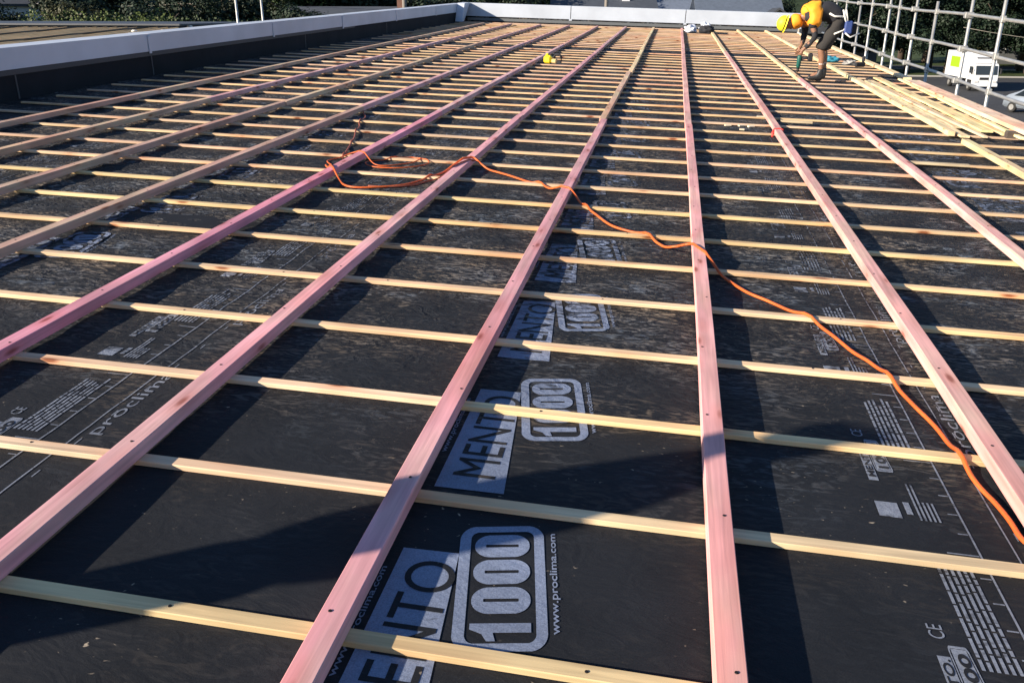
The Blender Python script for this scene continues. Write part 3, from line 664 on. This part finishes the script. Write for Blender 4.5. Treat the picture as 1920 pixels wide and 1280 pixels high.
# ------------------------------------------------------------------ small things on the roof
YP = M('yellow_plastic', (.85, .68, .02), .4)
sw = empty('circular_saw', (-2.10, 15.85, .028), (0, 0, -.3), roof=True); sw.scale = (.85, .85, .85); tag(sw, 'yellow and black power saw lying on the battens beyond the sixth timber run', 'power saw')
bm = bmesh.new(); box(bm, -.2, -.02, -.07, .07, .0, .16, .035); box(bm, -.16, -.1, -.04, .04, .15, .2, .015); link('motor_housing', mesh('motor_housing', bm), YP, sw)
bm = bmesh.new(); box(bm, -.02, .1, -.05, .05, .01, .1, .02); link('blade_guard', mesh('blade_guard', bm), M('tan_plastic', (.6, .45, .2), .5), sw)
bm = bmesh.new(); tube(bm, [(.02, 0, .11), (.06, 0, .19), (.15, 0, .2), (.2, 0, .13), (.19, 0, .04), (.1, 0, .03)], .024, 8); link('handle', mesh('handle', bm), BLK, sw)
def blob(name, rx, ry, rz, seed, mat, parent, loc, amp=.3, roof=False):
    bm = bmesh.new(); bmesh.ops.create_icosphere(bm, subdivisions=4, radius=1)
    for v in bm.verts:
        k = 1+amp*noise.noise(v.co*1.8+Vector((seed, 0, 0)))+amp*.4*abs(noise.noise(v.co*5+Vector((seed, 3, 0))))
        v.co = Vector((v.co.x*rx*k, v.co.y*ry*k, max(0, (v.co.z+.75))*rz*k))
    return link(name, mesh(name, bm, True), mat, parent, loc, roof=roof)
BAG = M('white_plastic_bag', (.7, .74, .85), .35, bump=.5, bscale=9)
o = blob('plastic_bag', .19, .14, .11, 3, BAG, None, (.50, 28.3, .02), .5, True); tag(o, 'crumpled white plastic bag by the far wall, left of the dark bag', 'bag')
o = blob('plastic_bag', .17, .14, .15, 9, BAG, None, (.98, 28.6, .02), .6, True); tag(o, 'crumpled white bag behind the dark bag by the far wall', 'bag')
o = blob('dark_bag', .22, .15, .13, 14, BLK, None, (.98, 28.0, .02), .35, True); tag(o, 'dark open tool bag in front of the white bags by the far wall', 'bag')
o = blob('blue_bag', .14, .1, .06, 5, M('teal_cloth', (.03, .22, .32), .6), None, (3.22, 18.9, .02), .5, True); tag(o, 'small teal bag lying right of the worker', 'bag')
o = blob('rag', .12, .09, .045, 6, M('grey_rag', (.35, .34, .33), .9), None, (3.48, 18.4, .02), .6, True); tag(o, 'crumpled grey rag between the teal bag and the edge board', 'rag')
ng = empty('nail_gun', (3.60, 17.9, .03), (0, 0, .5), roof=True); tag(ng, 'black nail gun lying beside the right edge board', 'nail gun')
bm = bmesh.new(); box(bm, -.13, .1, -.03, .03, .0, .09, .02); link('gun_body', mesh('gun_body', bm), BLK, ng); bm = bmesh.new(); box(bm, .02, .07, -.03, .03, .09, .2, .015); link('handle', mesh('handle', bm), BLK, ng)
# puddle of creased clear film on the right sheet
# ------------------------------------------------------------------ roof frame -> world
bpy.context.view_layer.update()
for o in ROOF:
    o.matrix_world = RM @ Matrix.LocRotScale(o.location, o.rotation_euler, o.scale)

# ================================================================== surroundings (world frame), street level at GZ
GZ = -4.4
def struct(name, me, mat, loc=(0, 0, 0)):
    return tag(link(name, me, mat, None, loc), kind='structure')
GRASS = M('grass', (.045, .065, .02), .95, 0, .2, .6, 3, .35, .5); ASPH = M('asphalt', (.05, .052, .058), .85, 0, .3, .3, 40, .15, 1)
CONC = M('concrete_kerb', (.33, .32, .30), .9); EARTH = M('earth', (.16, .10, .07), .95, 0, .2, .5, 2, .2, 1)
def plane(name, x0, x1, y0, y1, z, mat):
    me = bpy.data.meshes.new(name); me.from_pydata([(x0, y0, z), (x1, y0, z), (x1, y1, z), (x0, y1, z)], [], [(0, 1, 2, 3)]); return struct(name, me, mat)
plane('ground', -1500, 1500, -300, 2500, GZ-.02, GRASS)
plane('car_park', 5.5, 44, -20, 92, GZ, ASPH)
plane('road', -60, 120, 104, 112, GZ, ASPH)
bm = bmesh.new(); box(bm, 5.5, 44, 92.002, 92.2, GZ-.01, GZ+.13); box(bm, -60, 120, 103.8, 103.998, GZ-.01, GZ+.12); struct('kerb', mesh('kerb', bm), CONC)
# distant wooded hill
vs, fc = [], []; nx, ny = 60, 12
for j in range(ny+1):
    for i in range(nx+1):
        x = -700+1500*i/nx; y = 330+500*j/ny; vs.append((x, y, GZ-2+38*sstep(0, 1, j/ny)*(1+.5*noise.noise(Vector((x*.006, y*.006, 0))))+3*noise.noise(Vector((x*.03, y*.03, 2)))))
for j in range(ny):
    for i in range(nx): a = j*(nx+1)+i; fc.append((a, a+1, a+nx+2, a+nx+1))
me = bpy.data.meshes.new('hills'); me.from_pydata(vs, [], fc); struct('hills', me, M('wooded_hill', (.03, .045, .02), .95, 0, .1, 1, .3, .4, .08))

def leafmat(name, col):
    mt = bpy.data.materials.new(name); mt.use_nodes = True; n = mt.node_tree; b = n.nodes['Principled BSDF']; b.inputs['Roughness'].default_value = .6; b.inputs['Specular IOR Level'].default_value = .25
    g = n.nodes.new('ShaderNodeNewGeometry'); oi = n.nodes.new('ShaderNodeObjectInfo'); mr = n.nodes.new('ShaderNodeMapRange'); mr.inputs[3].default_value = .4; mr.inputs[4].default_value = 1.35
    n.links.new(g.outputs['Random Per Island'], mr.inputs[0]); v = n.nodes.new('ShaderNodeVectorMath'); v.operation = 'SCALE'; v.inputs[0].default_value = col
    n.links.new(mr.outputs[0], v.inputs['Scale']); n.links.new(v.outputs[0], b.inputs['Base Color']); return mt
def crown_mesh(name, R, Hh, n, leaf, seed, lobes=9, z0=0, conic=False):
    rg = random.Random(seed); vs, fc = [], []
    L_ = []
    for i in range(lobes):
        a = rg.uniform(0, 6.283); rr = R*rg.uniform(.15, .62); zz = rg.uniform(.18, .85)
        if conic: rr *= 1.1-zz
        L_.append((Vector((math.cos(a)*rr, math.sin(a)*rr, z0+zz*Hh)), R*rg.uniform(.2, .42)*(1.15-zz if conic else 1)))
    for i in range(n):
        c, r = L_[rg.randrange(lobes)]
        d = Vector((rg.gauss(0, 1), rg.gauss(0, 1), rg.gauss(0, .85))).normalized()*r*(rg.random()**.33)*rg.uniform(.8, 1.15); p = c+d
        nn = (d.normalized()+Vector((rg.uniform(-.8, .8), rg.uniform(-.8, .8), rg.uniform(-.3, .9)))).normalized(); a = nn.orthogonal().normalized(); b = nn.cross(a)
        s = leaf*rg.uniform(.5, 1.3); k = len(vs); t = rg.uniform(0, 3.14); a, b = a*math.cos(t)+b*math.sin(t), b*math.cos(t)-a*math.sin(t)
        vs += [p-a*s, p-b*s*.6, p+a*s, p+b*s*.6]; fc.append((k, k+1, k+2, k+3))
    me = bpy.data.meshes.new(name); me.from_pydata(vs, [], fc); return me
def trunk_mesh(Hh, r, seed):
    bm = bmesh.new(); rg = random.Random(seed); top = Vector((rg.uniform(-.3, .3), rg.uniform(-.3, .3), Hh*.75))
    tube(bm, [(0, 0, 0), (0, 0, Hh*.25), top*.6+Vector((0, 0, .0)), top], [r*1.3, r, r*.7, r*.2], 8)
    for i in range(5):
        a = rg.uniform(0, 6.28); z = Hh*rg.uniform(.3, .6); l = Hh*rg.uniform(.2, .35)
        tube(bm, [top*(z/top.z), top*(z/top.z)+Vector((math.cos(a)*l*.5, math.sin(a)*l*.5, l*.45)), top*(z/top.z)+Vector((math.cos(a)*l, math.sin(a)*l, l*.7))], [r*.45, r*.3, r*.08], 6)
    return mesh('trunk', bm)
LM = [leafmat('leaf_dark', (.017, .032, .018)), leafmat('leaf_mid', (.03, .052, .016)), leafmat('leaf_olive', (.045, .05, .02)), leafmat('leaf_yellow', (.07, .10, .022))]
BARK = M('bark', (.09, .065, .05), .9)
TM = []
for i, (R, Hh, n, leaf, lo) in enumerate([(3.6, 9, 17000, .125, 26), (3.0, 7.5, 14000, .115, 22), (4.3, 11, 24000, .14, 34), (2.4, 10, 12000, .115, 22)]):
    cm = crown_mesh('crown', R, Hh*.85, n, leaf, 50+i, lo, Hh*.12, conic=(i == 3)); tm = trunk_mesh(Hh, .22+.03*i, i); tm.materials.append(BARK); TM.append((cm, tm))
CM = {}
def tree(x, y, kind, sc, mi, label, group, z=GZ):
    t = empty('tree', (x, y, z), (0, 0, (x*7+y*3) % 6.28)); t.scale = (sc, sc, sc); tag(t, label, 'tree', group)
    key = (kind, mi)
    if key not in CM:
        c = TM[kind][0].copy() if TM[kind][0].materials else TM[kind][0]
        c.materials.clear(); c.materials.append(LM[mi]); CM[key] = c
        if c is TM[kind][0]: TM[kind] = (c.copy(), TM[kind][1])
    link('crown', CM[key], LM[mi], t); link('trunk', TM[kind][1], BARK, t)
# behind the left coping, seen left to right
rg = random.Random(11)
tl = [(-45.5, 53.5, 0, .85, 0), (-41.0, 56, 1, 1.05, 0), (-52, 50, 1, .95, 2), (-37.5, 52, 1, .9, 2), (-33.5, 54, 0, .9, 0), (-49, 74, 2, 1.1, 0), (-58, 52, 2, 1.0, 1), (-55, 62, 1, 1.2, 3), (-47, 64, 0, 1.1, 1), (-42, 60, 2, .95, 0), (-41, 69, 2, 1.2, 0), (-36, 62, 0, 1.1, 0), (-37, 74, 2, 1.2, 1), (-31, 58, 0, 1.0, 0), (-31, 68, 2, 1.1, 0), (-27, 62, 2, 1.0, 1), (-27, 76, 2, 1.25, 0),
      (-24, 66, 0, 1.1, 0), (-21, 73, 2, 1.1, 2), (-24, 56, 1, .88, 0), (-18, 66, 0, 1.0, 0), (-17, 78, 2, 1.2, 0), (-13, 72, 0, 1.1, 0), (-12, 84, 2, 1.1, 1), (-9, 90, 2, 1.1, 2), (-5, 96, 2, 1.1, 0)]
tl.sort(key=lambda t: t[0]/t[1])
for i, (x, y, k, s, mi) in enumerate(tl):
    tree(x, y, k, s, mi, '%s tree beyond the white coping, %s from the left' % (('dark evergreen', 'mid green leafy', 'olive green', 'yellow green')[mi], nth(i+1)), 'trees beyond the left and far copings')
tr = [(0, 100, 2, 1.1, 0), (5, 104, 0, 1.1, 1), (11, 108, 0, 1.0, 0), (17, 96, 2, .95, 0), (20.5, 97, 0, 1.1, 0), (24, 97.5, 2, .95, 0), (28, 98, 0, 1.1, 0), (32, 98, 2, 1.0, 0), (36, 99, 0, 1.1, 0), (40, 99, 2, 1.0, 0), (24, 116, 2, 1.2, 0), (31, 118, 2, 1.3, 0), (38, 117, 0, 1.4, 1), (44, 116, 2, 1.3, 0), (50, 114, 2, 1.3, 0), (56, 112, 0, 1.4, 0), (62, 112, 2, 1.4, 0), (69, 112, 2, 1.3, 1), (76, 110, 2, 1.4, 0),
      (30, 126, 2, 1.3, 0), (42, 125, 2, 1.4, 0), (54, 122, 2, 1.5, 0), (66, 122, 2, 1.5, 0), (48, 98, 3, 1.1, 0), (51, 95, 3, 1.2, 1), (55, 97, 0, 1.3, 0), (60, 98, 2, 1.1, 0), (44, 100, 1, 1.1, 0), (35, 110, 1, .9, 2)]
tr += [(27.5, 103, 3, 1.0, 1), (37, 104, 3, 1.1, 0)]
tr.sort(key=lambda t: t[0]/t[1])
for i, (x, y, k, s, mi) in enumerate(tr):
    tree(x, y, k, s, mi, '%s tree beyond the road and scaffold, %s from the left' % (('dark evergreen', 'mid green leafy', 'olive green', 'yellow green')[mi], nth(i+1)), 'trees beyond the car park')
# clipped hedge and shrubs
for i, (x, y, l, h_, mi) in enumerate([(-27.5, 39.5, 3.4, 5.6, 3), (-24.0, 43, 3.0, 5.3, 1), (-33, 44, 5, 5.3, 0)]):
    c = bmesh.new(); c.free(); rg = random.Random(60+i); vs, fc = [], []
    for q in range(15000):
        p = Vector((rg.uniform(-l, l), rg.uniform(-1, 1), rg.uniform(0, h_*(1+.05*math.sin(q)))*1.0)); nn = Vector((rg.uniform(-1, 1), rg.uniform(-1.5, .5), rg.uniform(-.2, 1))).normalized(); a = nn.orthogonal().normalized(); b = nn.cross(a); s = rg.uniform(.035, .075)
        p.z *= 1+.06*noise.noise(Vector((p.x*1.3, 0, i))); k = len(vs); vs += [p-a*s, p-b*s, p+a*s, p+b*s]; fc.append((k, k+1, k+2, k+3))
    me = bpy.data.meshes.new('hedge'); me.from_pydata(vs, [], fc)
    o = link('hedge', me, LM[mi], None, (x, y, GZ), (0, 0, .55)); tag(o, ['tall bright green clipped hedge beyond the grey shed', 'tall green hedge right of the bright green one', 'dark hedge left of the bright green one'][i], 'hedge', 'hedges beyond the grey shed')

# ------------------------------------------------------------------ houses
GLS = M('window_glass', (.03, .04, .05), .12); TRIM = M('white_trim', (.7, .7, .68), .6)
def tiles(name, col):
    mt = M(name, col, .7, 0, .4, 0, 1, .12, 3); n = mt.node_tree; w = n.nodes.new('ShaderNodeTexWave'); w.inputs['Scale'].default_value = 2.2; tc = n.nodes.new('ShaderNodeTexCoord'); n.links.new(tc.outputs['Object'], w.inputs[0])
    bp = n.nodes.new('ShaderNodeBump'); bp.inputs['Strength'].default_value = .5; bp.inputs['Distance'].default_value = .05; n.links.new(w.outputs['Fac'], bp.inputs['Height']); return mt
RS = [tiles('grey_tiles', (.06, .07, .09)), tiles('blue_grey_iron', (.12, .15, .21)), tiles('dark_tiles', (.045, .05, .06)), tiles('pale_iron', (.10, .125, .17))]
def house(x, y, w, d, hw, hr, rz, wall, roofm, label, axis='x', wins=3, chim=True):
    h = empty('house', (x, y, GZ), (0, 0, rz)); tag(h, label, 'house', 'houses in the trees around the roof')
    bm = bmesh.new()
    if axis == 'x': prism(bm, [(-d/2, 0), (d/2, 0), (d/2, hw), (0, hw+hr), (-d/2, hw)], -w/2, w/2)
    else:
        prism(bm, [(-w/2, 0), (w/2, 0), (w/2, hw), (0, hw+hr), (-w/2, hw)], -d/2, d/2)
        for v in bm.verts: v.co.x, v.co.y = v.co.y, -v.co.x
    link('wall', mesh('wall', bm), wall, h)
    rf = None; bm = bmesh.new(); o = .5; W_, D_ = (w, d) if axis == 'x' else (d, w); t = .16; sl_ = hr/(D_/2)
    for s in (-1, 1):
        pr = [(s*.0, hw+hr+.03), (s*(D_/2+o), hw-o*sl_+.03), (s*(D_/2+o), hw-o*sl_+.03+t), (s*.0, hw+hr+.03+t)]
        if s < 0: pr = pr[::-1]
        prism(bm, pr, -W_/2-o, W_/2+o)
    if axis == 'y':
        for v in bm.verts: v.co.x, v.co.y = v.co.y, -v.co.x
    rf = link('roof', mesh('roof', bm), roofm, h)
    if chim: link('chimney', boxmesh('chimney', w*.2, w*.2+.6, -.3, .3, hw+hr*.4, hw+hr+.8), wall, rf)
    for i in range(wins):
        cx = -w/2+w*(i+.5)/wins
        f = link('window', boxmesh('window', cx-.65, cx+.65, -d/2-.06, -d/2+.02, hw*.35, hw*.8), TRIM, h)
        link('pane', boxmesh('pane', cx-.55, cx+.55, -d/2-.075, -d/2-.055, hw*.39, hw*.76), GLS, f)
CRW = M('cream_weatherboard', (.55, .50, .42), .8, 0, .3, .3, 8); WHW = M('white_weatherboard', (.72, .74, .78), .8); DKW = M('dark_cladding', (.06, .065, .07), .8); BRK = M('red_brick', (.22, .12, .09), .9, 0, .2, .4, 25, .2, 5)
house(-49.8, 63.2, 4, 7, 6.3, .9, .6, WHW, RS[2], 'white walled house among the trees at the far left', 'x', 2)
house(-56.5, 50, 7, 7, 3.8, 1.2, .5, BRK, RS[2], 'brick house with a dark roof at the left border, left of the white house', 'x', 2)
house(-21, 60, 10, 8, 4.6, 1.4, .2, BRK, RS[0], 'low house with a blue grey roof right of the two bare tubes', 'x', 3)
house(-27.5, 60, 7, 8, 4.0, 1.3, .3, BRK, RS[2], 'dark roofed house just behind the two bare tubes', 'x', 3)
house(-5.8, 73, 7.5, 8, 5.0, 1.6, .15, WHW, RS[0], 'house with a grey roof behind the middle of the far coping', 'x', 3)
house(.5, 92, 8, 8, 5.0, 1.8, -.1, CRW, RS[1], 'house with a pale blue iron roof right of the grey roofed one', 'x', 3)
house(8.0, 76, 3.4, 4.5, 4.9, 1.1, 0, CRW, RS[2], 'small cream gabled house close to the worker at the far right of the coping', 'y', 1, False)
house(14.5, 100, 12, 8, 4.0, 1.6, 0, DKW, RS[2], 'wide dark roofed house behind the bending worker', 'x', 4)
house(5.5, 88, 7, 7, 5.3, 2.0, .1, WHW, RS[3], 'white house with a pale iron roof left of the small gabled one', 'x', 3)
house(40, 121, 10, 8, 4.8, 2.2, -.1, DKW, RS[2], 'dark roofed house in the trees behind the scaffold', 'x', 3)
# neighbouring sheds on the left
nb = empty('shed', (-30, 31, GZ)); tag(nb, 'long grey flat shed beyond the left coping', 'shed')
link('wall', boxmesh('wall', -18, 13.1, -2.5, 4.5, 0, 5.38), M('grey_cladding', (.035, .045, .065), .7, .1, .4, .1, 3, .1, 1), nb)
link('roof_edge', boxmesh('roof_edge', -18.1, 13.2, -2.6, 4.6, 5.385, 5.44), M('dark_trim', (.05, .06, .08), .6), nb)
link('downpipe', boxmesh('downpipe', 13.11, 13.25, -2.0, -1.85, 0, 5.38), TRIM, nb)
nb2 = empty('shed', (-22, 20.5, GZ)); tag(nb2, 'low shed with a tan ribbed iron roof in front of the long grey one', 'shed')
bm = bmesh.new()
prism(bm, [(-6, 4.55), (7.9, 5.30), (7.9, 5.2), (-6, 4.45)], -14, 9)
for i in range(60): prism(bm, [(-6, 4.54), (-6, 4.585), (7.9, 5.335), (7.9, 5.29)], -14+i*.39, -13.95+i*.39)
link('roof', mesh('roof', bm), M('tan_iron', (.62, .47, .28), .55, .1, .4, 0, 1, .2, .7), nb2)
link('wall', boxmesh('wall', -13.8, 8.8, -5.8, 7.8, 0, 4.44), WALLM, nb2)
bm = bmesh.new()
for i in range(6):
    a = -6+i*2.5; tube(bm, [(a, -5.9, 4.6), (a+1.2, 0, 4.92), (a+2.6, 7.8, 5.34)], .03, 6)
link('roof_rib', mesh('roof_rib', bm), M('dark_rib', (.06, .06, .05), .7), nb2)
for i, (x, y) in enumerate([(-15.8, 24.2), (-15.1, 24.6)]):
    bm = bmesh.new(); tube(bm, [(0, 0, 0), (0, 0, .28)], .05, 8); tube(bm, [(0, 0, .28), (0, 0, .33)], [.1, .06], 8)
    o = link('roof_vent', mesh('roof_vent', bm), TRIM, None, (x, y, GZ+5.0)); tag(o, ('left', 'right')[i]+' small pale vent pipe on the tan shed roof', 'vent', 'vent pipes on the tan roof')
# utility poles and wires
POLE = M('grey_timber_pole', (.22, .20, .18), .9)
for i, (x, y) in enumerate([(-17.5, 57), (-5.0, 66), (-62, 62)]):
    p = empty('utility_pole', (x, y, GZ)); tag(p, ['utility pole rising behind the left coping near its far corner', 'utility pole behind the middle of the far coping', 'utility pole beyond the far left trees'][i], 'utility pole', 'utility poles around the roof')
    link('pole', tubemesh('pole', [(0, 0, 0), (0, 0, 11)], [.17, .12], 8), POLE, p)
    link('crossarm', boxmesh('crossarm', -1, 1, -.06, .06, 10.1, 10.22), POLE, p)
def wire(a, b, sag, label):
    pts = [Vector(a).lerp(Vector(b), t/14)-Vector((0, 0, sag*4*(t/14)*(1-t/14))) for t in range(15)]
    o = link('wire', tubemesh('wire', pts, .022, 5), M('wire', (.3, .28, .24), .6)); tag(o, label, 'wire', 'overhead wires')
wire((-62, 62, GZ+8.0), (-17.5, 57, GZ+8.2), 1.9, 'overhead wire drooping across the trees behind the left coping')
wire((28, 95, GZ+4.5), (60, 88, GZ+4.2), 1.5, 'low wire drooping over the car park right of the truck')

# ------------------------------------------------------------------ vehicles
WP = M('white_vehicle_paint', (.72, .74, .76), .35, 0, .5); SP = M('silver_blue_paint', (.36, .42, .50), .3, .3, .5); TY = M('tyre_rubber', (.02, .02, .02), .85); LIME = M('lime_sign', (.30, .48, .02), .5); LAMP = M('lamp_glass', (.6, .6, .6), .15); BLP = M('black_plastic', (.02, .02, .022), .5)
def wheel(parent, x, y, r, w=.24):
    bm = bmesh.new(); tube(bm, [(-w/2, 0, 0), (-w/2+.03, 0, 0), (w/2-.03, 0, 0), (w/2, 0, 0)], [r*.9, r, r, r*.9], 20); k = link('wheel', mesh('tyre', bm), TY, parent, (x, y, r))
    bm = bmesh.new(); s = 1 if x > 0 else -1; tube(bm, [(s*(w/2-.02), 0, 0), (s*(w/2+.012), 0, 0)], r*.56, 14); link('rim', mesh('rim', bm), GALV, k)
tk = empty('truck', (24.4, 77.7, GZ), (0, 0, math.radians(2))); tk.scale = (.93, .93, .93); tag(tk, 'white box truck with a lime green sign on its side, parked beyond the scaffold', 'truck')
link('cargo_box', boxmesh('cargo_box', -1.08, 1.08, -.9, 4.4, .95, 3.1, .03), WP, tk)
bm = bmesh.new(); box(bm, -1.092, -1.082, .9, 3.2, 1.75, 2.65); link('side_sign', mesh('side_sign', bm), LIME, tk)
link('chassis', boxmesh('chassis', -.45, .45, -2.6, 4.3, .5, .94), BLP, tk)
bm = bmesh.new(); prism(bm, [(-1.0, .45), (-2.75, .45), (-2.82, .8), (-2.78, 1.25), (-2.5, 2.15), (-2.3, 2.25), (-1.0, 2.27)], -.98, .98); bmesh.ops.bevel(bm, geom=bm.edges[:], offset=.04, segments=2, affect='EDGES'); link('cab', mesh('cab', bm, False), WP, tk)
bm = bmesh.new(); box(bm, -.86, .86, -.012, .012, -.38, .38, .01); w_ = link('windscreen', mesh('windscreen', bm), GLS, tk, (0, -2.665, 1.72), (math.radians(-17), 0, 0))
for s in (-1, 1):
    link('side_window', boxmesh('side_window', s*.985-.01, s*.985+.01, -2.35, -1.5, 1.45, 2.0), GLS, tk)
    link('headlight', boxmesh('headlight', s*.72-.17, s*.72+.17, -2.85, -2.8, .72, .9, .01), LAMP, tk)
    bm = bmesh.new(); box(bm, s*1.16-.07, s*1.16+.07, -2.72, -2.66, 1.4, 1.85, .02); tube(bm, [(s*.98, -2.6, 1.9), (s*1.16, -2.69, 1.86)], .015, 6); link('mirror', mesh('mirror', bm), BLP, tk)
    wheel(tk, s*.92, -1.9, .4); wheel(tk, s*.92, 3.0, .4, .3)
bm = bmesh.new(); prism(bm, [(-1.05, 2.29), (-2.25, 2.29), (-2.2, 2.45), (-1.15, 2.95), (-1.05, 2.95)], -.85, .85); link('wind_deflector', mesh('wind_deflector', bm), WP, tk)
link('deflector_slot', boxmesh('deflector_slot', -.6, .6, -.012, .012, -.09, .09, .005), BLP, tk, (0, -1.76, 2.67), (math.radians(-64.5), 0, 0))
for s in (-1, 1):
    link('door', boxmesh('door', s*.984-.006, s*.984+.006, -2.38, -1.46, .62, 2.05, .004), WP, tk); link('door_handle', boxmesh('door_handle', s*1.0-.012, s*1.0+.012, -1.62, -1.5, 1.18, 1.23), BLP, tk)
    for yy in (-1.9, 3.0): link('wheel_arch', boxmesh('wheel_arch', s*.99-.012, s*.99+.012, yy-.5, yy+.5, .5, .93, .004), BLP, tk)
link('bumper', boxmesh('bumper', -1.0, 1.0, -2.9, -2.78, .4, .66, .03), WP, tk); link('grille', boxmesh('grille', -.5, .5, -2.84, -2.79, .95, 1.15, .005), BLP, tk)
def car(x, y, rz, paint, label):
    c = empty('car', (x, y, GZ), (0, 0, rz)); tag(c, label, 'car')
    prof = [(-2.1, .3), (-2.18, .55), (-2.1, .78), (-1.15, .95), (-.45, 1.4), (.9, 1.44), (1.75, 1.0), (2.1, .92), (2.15, .4), (2.05, .3)]
    bm = bmesh.new(); prism(bm, prof, -.86, .86)
    for v in bm.verts:
        if v.co.z > 1.2: v.co.x *= .76
    bmesh.ops.bevel(bm, geom=bm.edges[:], offset=.07, segments=3, affect='EDGES'); link('body', mesh('body', bm, True), paint, c)
    a, b_ = Vector((0, -1.15, .95)), Vector((0, -.45, 1.4)); mid = (a+b_)/2; ang = math.atan2(.45, .7)
    bm = bmesh.new(); box(bm, -.66, .66, -.36, .36, -.006, .006, .004); link('windscreen', mesh('windscreen', bm), GLS, c, (0, mid.y-.01, mid.z+.02), (ang, 0, 0))
    bm = bmesh.new(); box(bm, -.62, .62, -.42, .42, -.006, .006, .004); link('rear_window', mesh('rear_window', bm), GLS, c, (0, 1.33, 1.245), (-math.atan2(.44, .85), 0, 0))
    for s in (-1, 1):
        bm = bmesh.new(); vs_ = [bm.verts.new((s*(.845 if z < 1.1 else .70), y_, z)) for y_, z in ((-.9, 1.02), (1.35, 1.02), (.85, 1.36), (-.42, 1.35))]; bm.faces.new(vs_); bmesh.ops.solidify(bm, geom=bm.faces[:], thickness=.02); link('side_window', mesh('side_window', bm), GLS, c)
        link('headlight', boxmesh('headlight', s*.62-.18, s*.62+.18, -2.19, -2.08, .58, .74, .03), LAMP, c)
        wheel(c, s*.8, -1.35, .32, .2); wheel(c, s*.8, 1.35, .32, .2)
    link('grille', boxmesh('grille', -.38, .38, -2.2, -2.12, .42, .62, .01), BLP, c)
car(22.6, 58.6, math.radians(28), SP, 'silver blue car cut off by the right border of the photo')
car(4.9, 83, 1.2, WP, 'white car glimpsed beyond the far coping left of the worker')
# litter bin and post
o = link('yellow_machine', None, None, None, (38.5, 113.5, GZ)); bpy.data.objects.remove(o)
yb = empty('yellow_loader', (41.8, 118, GZ), (0, 0, .8)); tag(yb, 'small pale yellow loader at the edge of the trees above the silver car', 'loader')
bm = bmesh.new(); box(bm, -.8, .8, -1.2, 1.0, .6, 1.5, .1); link('body', mesh('body', bm), YP, yb); bm = bmesh.new(); box(bm, -.6, .6, -.3, .9, 1.52, 2.3, .1); link('cab', mesh('cab', bm), GLS, yb)
for s in (-1, 1): wheel(yb, s*.9, -.7, .5); wheel(yb, s*.9, .7, .5)
